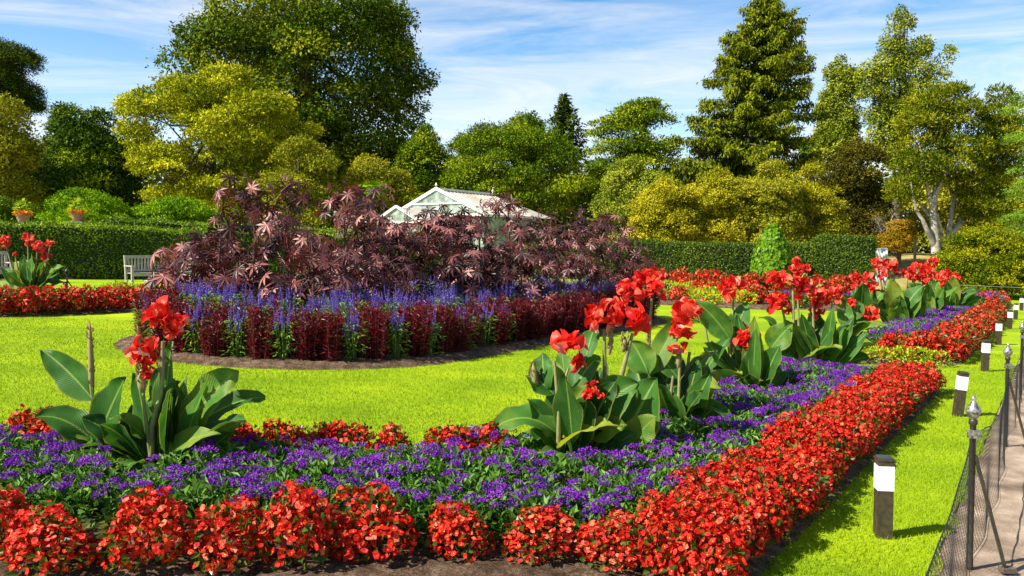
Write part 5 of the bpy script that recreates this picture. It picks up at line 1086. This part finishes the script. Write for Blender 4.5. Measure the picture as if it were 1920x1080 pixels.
tree('poplar_tree', 'tall poplar with several upright limbs, tallest tree at the right', 'tree',
     [[(2, 1688, 1702), (40, 1680, 1712), (100, 1672, 1712), (200, 1665, 1715), (310, 1650, 1720)], [(20, 1668, 1682), (60, 1650, 1685), (130, 1640, 1690), (300, 1640, 1700)],
      [(58, 1718, 1745), (75, 1712, 1752), (140, 1700, 1745), (240, 1690, 1740)], [(92, 1770, 1792), (110, 1750, 1790), (150, 1728, 1770), (210, 1700, 1750)], [(108, 1614, 1636), (140, 1602, 1650), (200, 1612, 1660), (300, 1625, 1670)]], 74, 1680, M['poplar'], 270, .68, 110, .27, 526, .4, flat=1.3)
tree('brown_tree', 'dark brownish shaded tree behind the taller end of the right hedge', 'tree', [(275, 1565, 1640), (310, 1535, 1660), (390, 1545, 1668), (470, 1560, 1655)], 56, 1600, M['brown'], 150, .7, 140, .2, 527, .3)
tree('pine_tree', 'light blue green pine cut by the right edge of the picture', 'tree', [(150, 1915, 1990), (240, 1892, 2010), (330, 1900, 2010), (400, 1885, 2010), (450, 1895, 2010)], 43, 1950, M['blue'], 90, .6, 160, .18, 528, .3, lw=.25, flat=.45)
tree('japanese_maple', 'small orange autumn coloured tree beside the wrapped board', 'tree', [[(412, 1672, 1706), (430, 1665, 1716), (448, 1652, 1712), (470, 1660, 1705)], [(440, 1645, 1680), (455, 1640, 1690), (468, 1645, 1690)]], 52, 1690, M['orange'], 80, .34, 110, .12, 529, .1, flat=.5)
tree('yellow_shrub', 'large spreading yellow green shrub mound at the right behind the rope', 'shrub', [(428, 1815, 1880), (448, 1780, 1960), (485, 1758, 2010), (520, 1752, 2020), (545, 1760, 2020)], 39, 1885, M['yellow_shrub'], 260, .42, 150, .13, 530, .15, flat=.55)
tree('green_mound_shrub', 'bright lime green mounded shrub behind the left hedge', 'shrub', [(354, 135, 165), (372, 98, 222), (396, 78, 246), (425, 76, 250)], 37, 160, M['limegreen'], 120, .42, 130, .14, 531, .12, flat=.5, lw=.4)
tree('yellow_green_shrub', 'low yellow green shrub under the golden tree, above the left hedge', 'shrub', [(372, 300, 400), (388, 262, 430), (412, 250, 440), (435, 250, 440)], 38, 345, M['limegreen'], 130, .4, 130, .13, 532, .12, flat=.5)
tree('dark_shrub', 'dark green shrub behind the urns at the far left', 'shrub', [(380, -40, 30), (395, -60, 75), (430, -60, 85)], 39, 10, M['dark'], 60, .45, 110, .15, 533, .12)
tree('green_thicket', 'shaded green thicket behind the pale trunked tree', 'shrub', [(330, 1690, 1880), (380, 1650, 1920), (440, 1650, 1930), (462, 1660, 1930)], 66, 1790, M['olive'], 150, .9, 120, .25, 534, .2)

def spruce(lab, rows, Y, px, mat, nb, seed, ls=.34, tr=.45, dens=90, name='spruce_tree', droop=1.0):
    rr = np.random.default_rng(seed); p = onx(px, Y); root = empty(name, p, lab, 'tree'); z, cx, r = env_from_rows(rows, Y, p)
    ml = MB(); mt = MB(); H = z[-1]; PP, DD, NN, VV, LL = [], [], [], [], []
    for k in range(nb):
        t = (k + rr.random()) / nb; bz_ = z[0] + (z[-1] - z[0]) * t ** .93; R = np.interp(bz_, z, r) * rr.choice([rr.uniform(.6, .85), rr.uniform(.85, 1.0), rr.uniform(1.0, 1.16)]); a = k * 2.39996 + rr.normal(0, .3)
        c0 = np.array([np.interp(bz_, z, cx), 0, bz_]); d = np.array([math.cos(a), math.sin(a) * .9, 0]); 
        s = np.linspace(0, 1, 8)[:, None]; br = c0 + d * R * s + np.array([0, 0, 1.]) * (R * (-.05 * s - .38 * s ** 2 + .36 * s ** 3.2))
        tube(mt, br[::2], np.linspace(.07, .015, 4), 4, cap=False)
        n = int(dens * (R / 4) ** .9) + 14; q = rr.random(n) ** .62; lat = rr.normal(0, 1, n) * (.07 + .20 * R * np.sqrt(q) * (1.08 - q)) ; side = np.array([-d[1], d[0], 0])
        B_ = np.stack([np.interp(q, s[:, 0], br[:, i]) for i in range(3)], -1) + side * lat[:, None] * 1.0 + rr.normal(0, .10, (n, 3)); B_[:, 2] -= np.abs(lat) * .3 + rr.random(n) ** 2 * .45 * q
        PP.append(B_); DD.append(norm(d * .25 + side * np.sign(lat)[:, None] * .25 + rr.normal(0, .45, (n, 3)) + [0, 0, -droop * .8])); NN.append(norm(d * .55 + rr.normal(0, .45, (n, 3)) + [0, 0, .55])); VV.append(np.clip(.35 + .35 * q + rr.normal(0, .18, n), 0, 1)); LL.append(ls * rr.uniform(.6, 1.8, n))
    P = np.concatenate(PP); leaves(ml, P, np.concatenate(DD), np.concatenate(NN), np.concatenate(LL), ls * .5, np.concatenate(VV), .1, mid=.35)
    ml.build('crown', mat, root); tube(mt, [(0, 0, -.1), (np.interp(H * .5, z, cx), 0, H * .5), (cx[-1], 0, H)], [tr, tr * .6, .03], 8); mt.build('trunk', M['bark'], root)
spruce('tall dark drooping spruce, highest conifer right of the centre', [(-25, 1430, 1440), (0, 1405, 1468), (45, 1362, 1512), (100, 1330, 1518), (150, 1320, 1532), (200, 1288, 1528), (250, 1268, 1524), (300, 1258, 1512), (350, 1255, 1500), (400, 1265, 1490)], 62, 1430, M['spruce'], 200, 540, .24, .5, 430)
spruce('small dark conifer with a pointed top on the skyline above the domed tree', [(176, 1056, 1060), (200, 1040, 1078), (230, 1022, 1096), (262, 1018, 1100), (290, 1018, 1100)], 76, 1058, M['pine'], 70, 541, .35, .2, 70, 'conifer_tree', .1)

# pale trunked tree with airy crown
rr = np.random.default_rng(550); Y0 = 50.; p = onx(1752, Y0); root = empty('pale_trunked_pine', p, 'airy tree with forked white trunks at the right, above the yellow shrub mound', 'tree')
rows_l = [[(158, 1770, 1805), (178, 1715, 1830), (220, 1690, 1848), (280, 1680, 1850), (345, 1690, 1840)], [(154, 1852, 1880), (190, 1842, 1912), (260, 1832, 1918), (330, 1830, 1910)], [(340, 1665, 1720), (375, 1670, 1730)], [(330, 1800, 1890), (400, 1810, 1900), (430, 1830, 1900)]]
P, Nn, V, C = crown(rows_l, Y0, p, 330, .62, 135, .16, rr, .8, fill=.3, flat=.65); n = len(P); ml = MB()
leaves(ml, P, norm(Nn * .6 + rdir(n, rr) * .7 + [0, 0, .3]), norm(Nn + rr.normal(0, .6, (n, 3)) + [0, 0, .3]), .26 * rr.uniform(.6, 1.2, n), .07, V, .1); ml.build('crown', M['pinelight'], root)
def px3(lst, Y=Y0): return [at(x, y, Y + d) - p for x, y, d in lst]
mb = MB()
for lst, ra, rb in [([(1755, 475, 0), (1752, 430, 0), (1748, 395, 0), (1752, 370, 0), (1758, 330, .2), (1765, 280, .4), (1770, 230, .4), (1775, 185, .5)], 0.27, .05), ([(1752, 462, 0), (1742, 440, -.3), (1730, 412, -.5), (1718, 395, -.5), (1712, 370, -.6), (1708, 340, -.6)], .17, .04),
                    ([(1749, 408, 0), (1738, 398, .3), (1727, 385, .4), (1712, 372, .6), (1700, 350, .6)], .13, .03), ([(1748, 395, 0), (1736, 340, -.2), (1728, 290, -.3), (1715, 230, -.2)], .13, .03), ([(1752, 370, 0), (1775, 320, -.4), (1795, 265, -.5), (1805, 205, -.3)], .14, .03),
                    ([(1770, 462, .6), (1764, 430, .5), (1757, 400, .4)], .12, .08)]:
    tube(mb, px3(lst), np.linspace(ra, rb, len(lst)), 8)
mb.build('trunk', M['white_bark'], root)
mb = MB()
for lst, ra, rb in [([(1778, 462, .9), (1780, 425, .9), (1784, 400, 1), (1792, 360, 1), (1800, 310, 1)], .2, .06), ([(1792, 380, 1), (1780, 350, 1.3), (1775, 330, 1.5)], .12, .05), ([(1800, 420, 1), (1825, 380, 1.2), (1848, 330, 1.4), (1858, 270, 1.4), (1866, 200, 1.2)], .22, .05), ([(1848, 340, 1.4), (1875, 335, 1), (1905, 332, .8)], .09, .03), ([(1780, 440, .9), (1800, 420, 1), (1812, 400, 1)], .2, .15)]:
    tube(mb, px3(lst), np.linspace(ra, rb, len(lst)), 8)
mb.build('trunk', M['white_bark'], root)
# bare tree
rr = np.random.default_rng(560); p = onx(1660, 54.); root = empty('bare_tree', p, 'small bare leafless tree with pale twigs above the wrapped board', 'tree'); mb = MB()
def twig(a, d, L_, r, k):
    b = a + d * L_; tube(mb, [a, (a + b) / 2 + rr.normal(0, L_ * .05, 3), b], [r, r * .8, r * .6], 5, cap=False)
    if k:
        for _ in range(3 if k > 1 else 4): twig(a + (b - a) * rr.uniform(.45, 1), norm(d + rr.normal(0, .5, 3) + [-.15, 0, .05]), L_ * .68, r * .55, k - 1)
twig(np.array([0, 0, 0.]), norm(np.array([-.12, 0, 1.])), 1.7, .09, 5); mb.build('branches', M['dead_wood'], root)
# palm beside the greenhouse
p = onx(700, 40.5); root = empty('fan_palm', p, 'small fan palm showing above the castor plants left of the greenhouse', 'palm'); rr = np.random.default_rng(61)
hP = at(700, 358, 40.5)[2] - p[2]; mb = MB(); tube(mb, [(0, 0, 0), (0, 0, hP)], [.14, .11], 8); mb.build('trunk', M['bark'], root)
mb = MB(); n = 30
for k in range(n):
    a = rr.uniform(0, 6.28); el = rr.uniform(-.5, .9); d = norm(np.array([math.cos(a), math.sin(a), el])); c = np.array([0, 0, hP]) + d * .42; tube(mb, [(0, 0, hP - .05), c], .008, 4, cap=False)
    m_ = 15; f = np.linspace(-1.3, 1.3, m_); s = norm(np.cross(d, [0, 0, 1])); dd = norm(d * np.cos(f)[:, None] + s * np.sin(f)[:, None] + [0, 0, -.15]); leaves(mb, np.repeat(c[None], m_, 0), dd, np.repeat(norm(np.cross(s, d))[None], m_, 0), .5, .045, rr.random(m_))
mb.build('fronds', M['limegreen'], root)
def relabel(grp, txt):
    L_ = [o for o in bpy.data.objects if o.get('group') == grp and o.get('label')]
    L_.sort(key=lambda o: o.location.x / o.location.y)
    for k, o in enumerate(L_): o['label'] = nth(k + 1) + ' ' + txt
for a_, b_ in [('red begonias below the hedge', 'red begonia from the left in the long bed below the right hedge'), ('lime bedding plants of the far bed', 'lime green bedding plant from the left in the far round bed'),
               ('red begonias of the third bed', 'red begonia from the left in the round-ended third bed'), ('red begonias of the far round bed', 'red begonia from the left among the lime plants of the far round bed'),
               ('heliotropes of the third bed', 'heliotrope from the left in the round-ended third bed'), ('red begonias of the corner bed', 'red begonia from the left in the small corner bed behind the lawn'),
               ('heliotropes of the corner bed', 'heliotrope from the left in the small corner bed behind the lawn'), ('lime edging plants', 'lime green edging plant from the left at the start of the second bed')]: relabel(a_, b_)
for o in bpy.data.objects:
    if o.get('label') and len(o['label'].split()) > 16: print('LONG', o['label'])
print('objects', len(bpy.data.objects), 'faces', sum(len(o.data.polygons) for o in bpy.data.objects if o.type == 'MESH'))
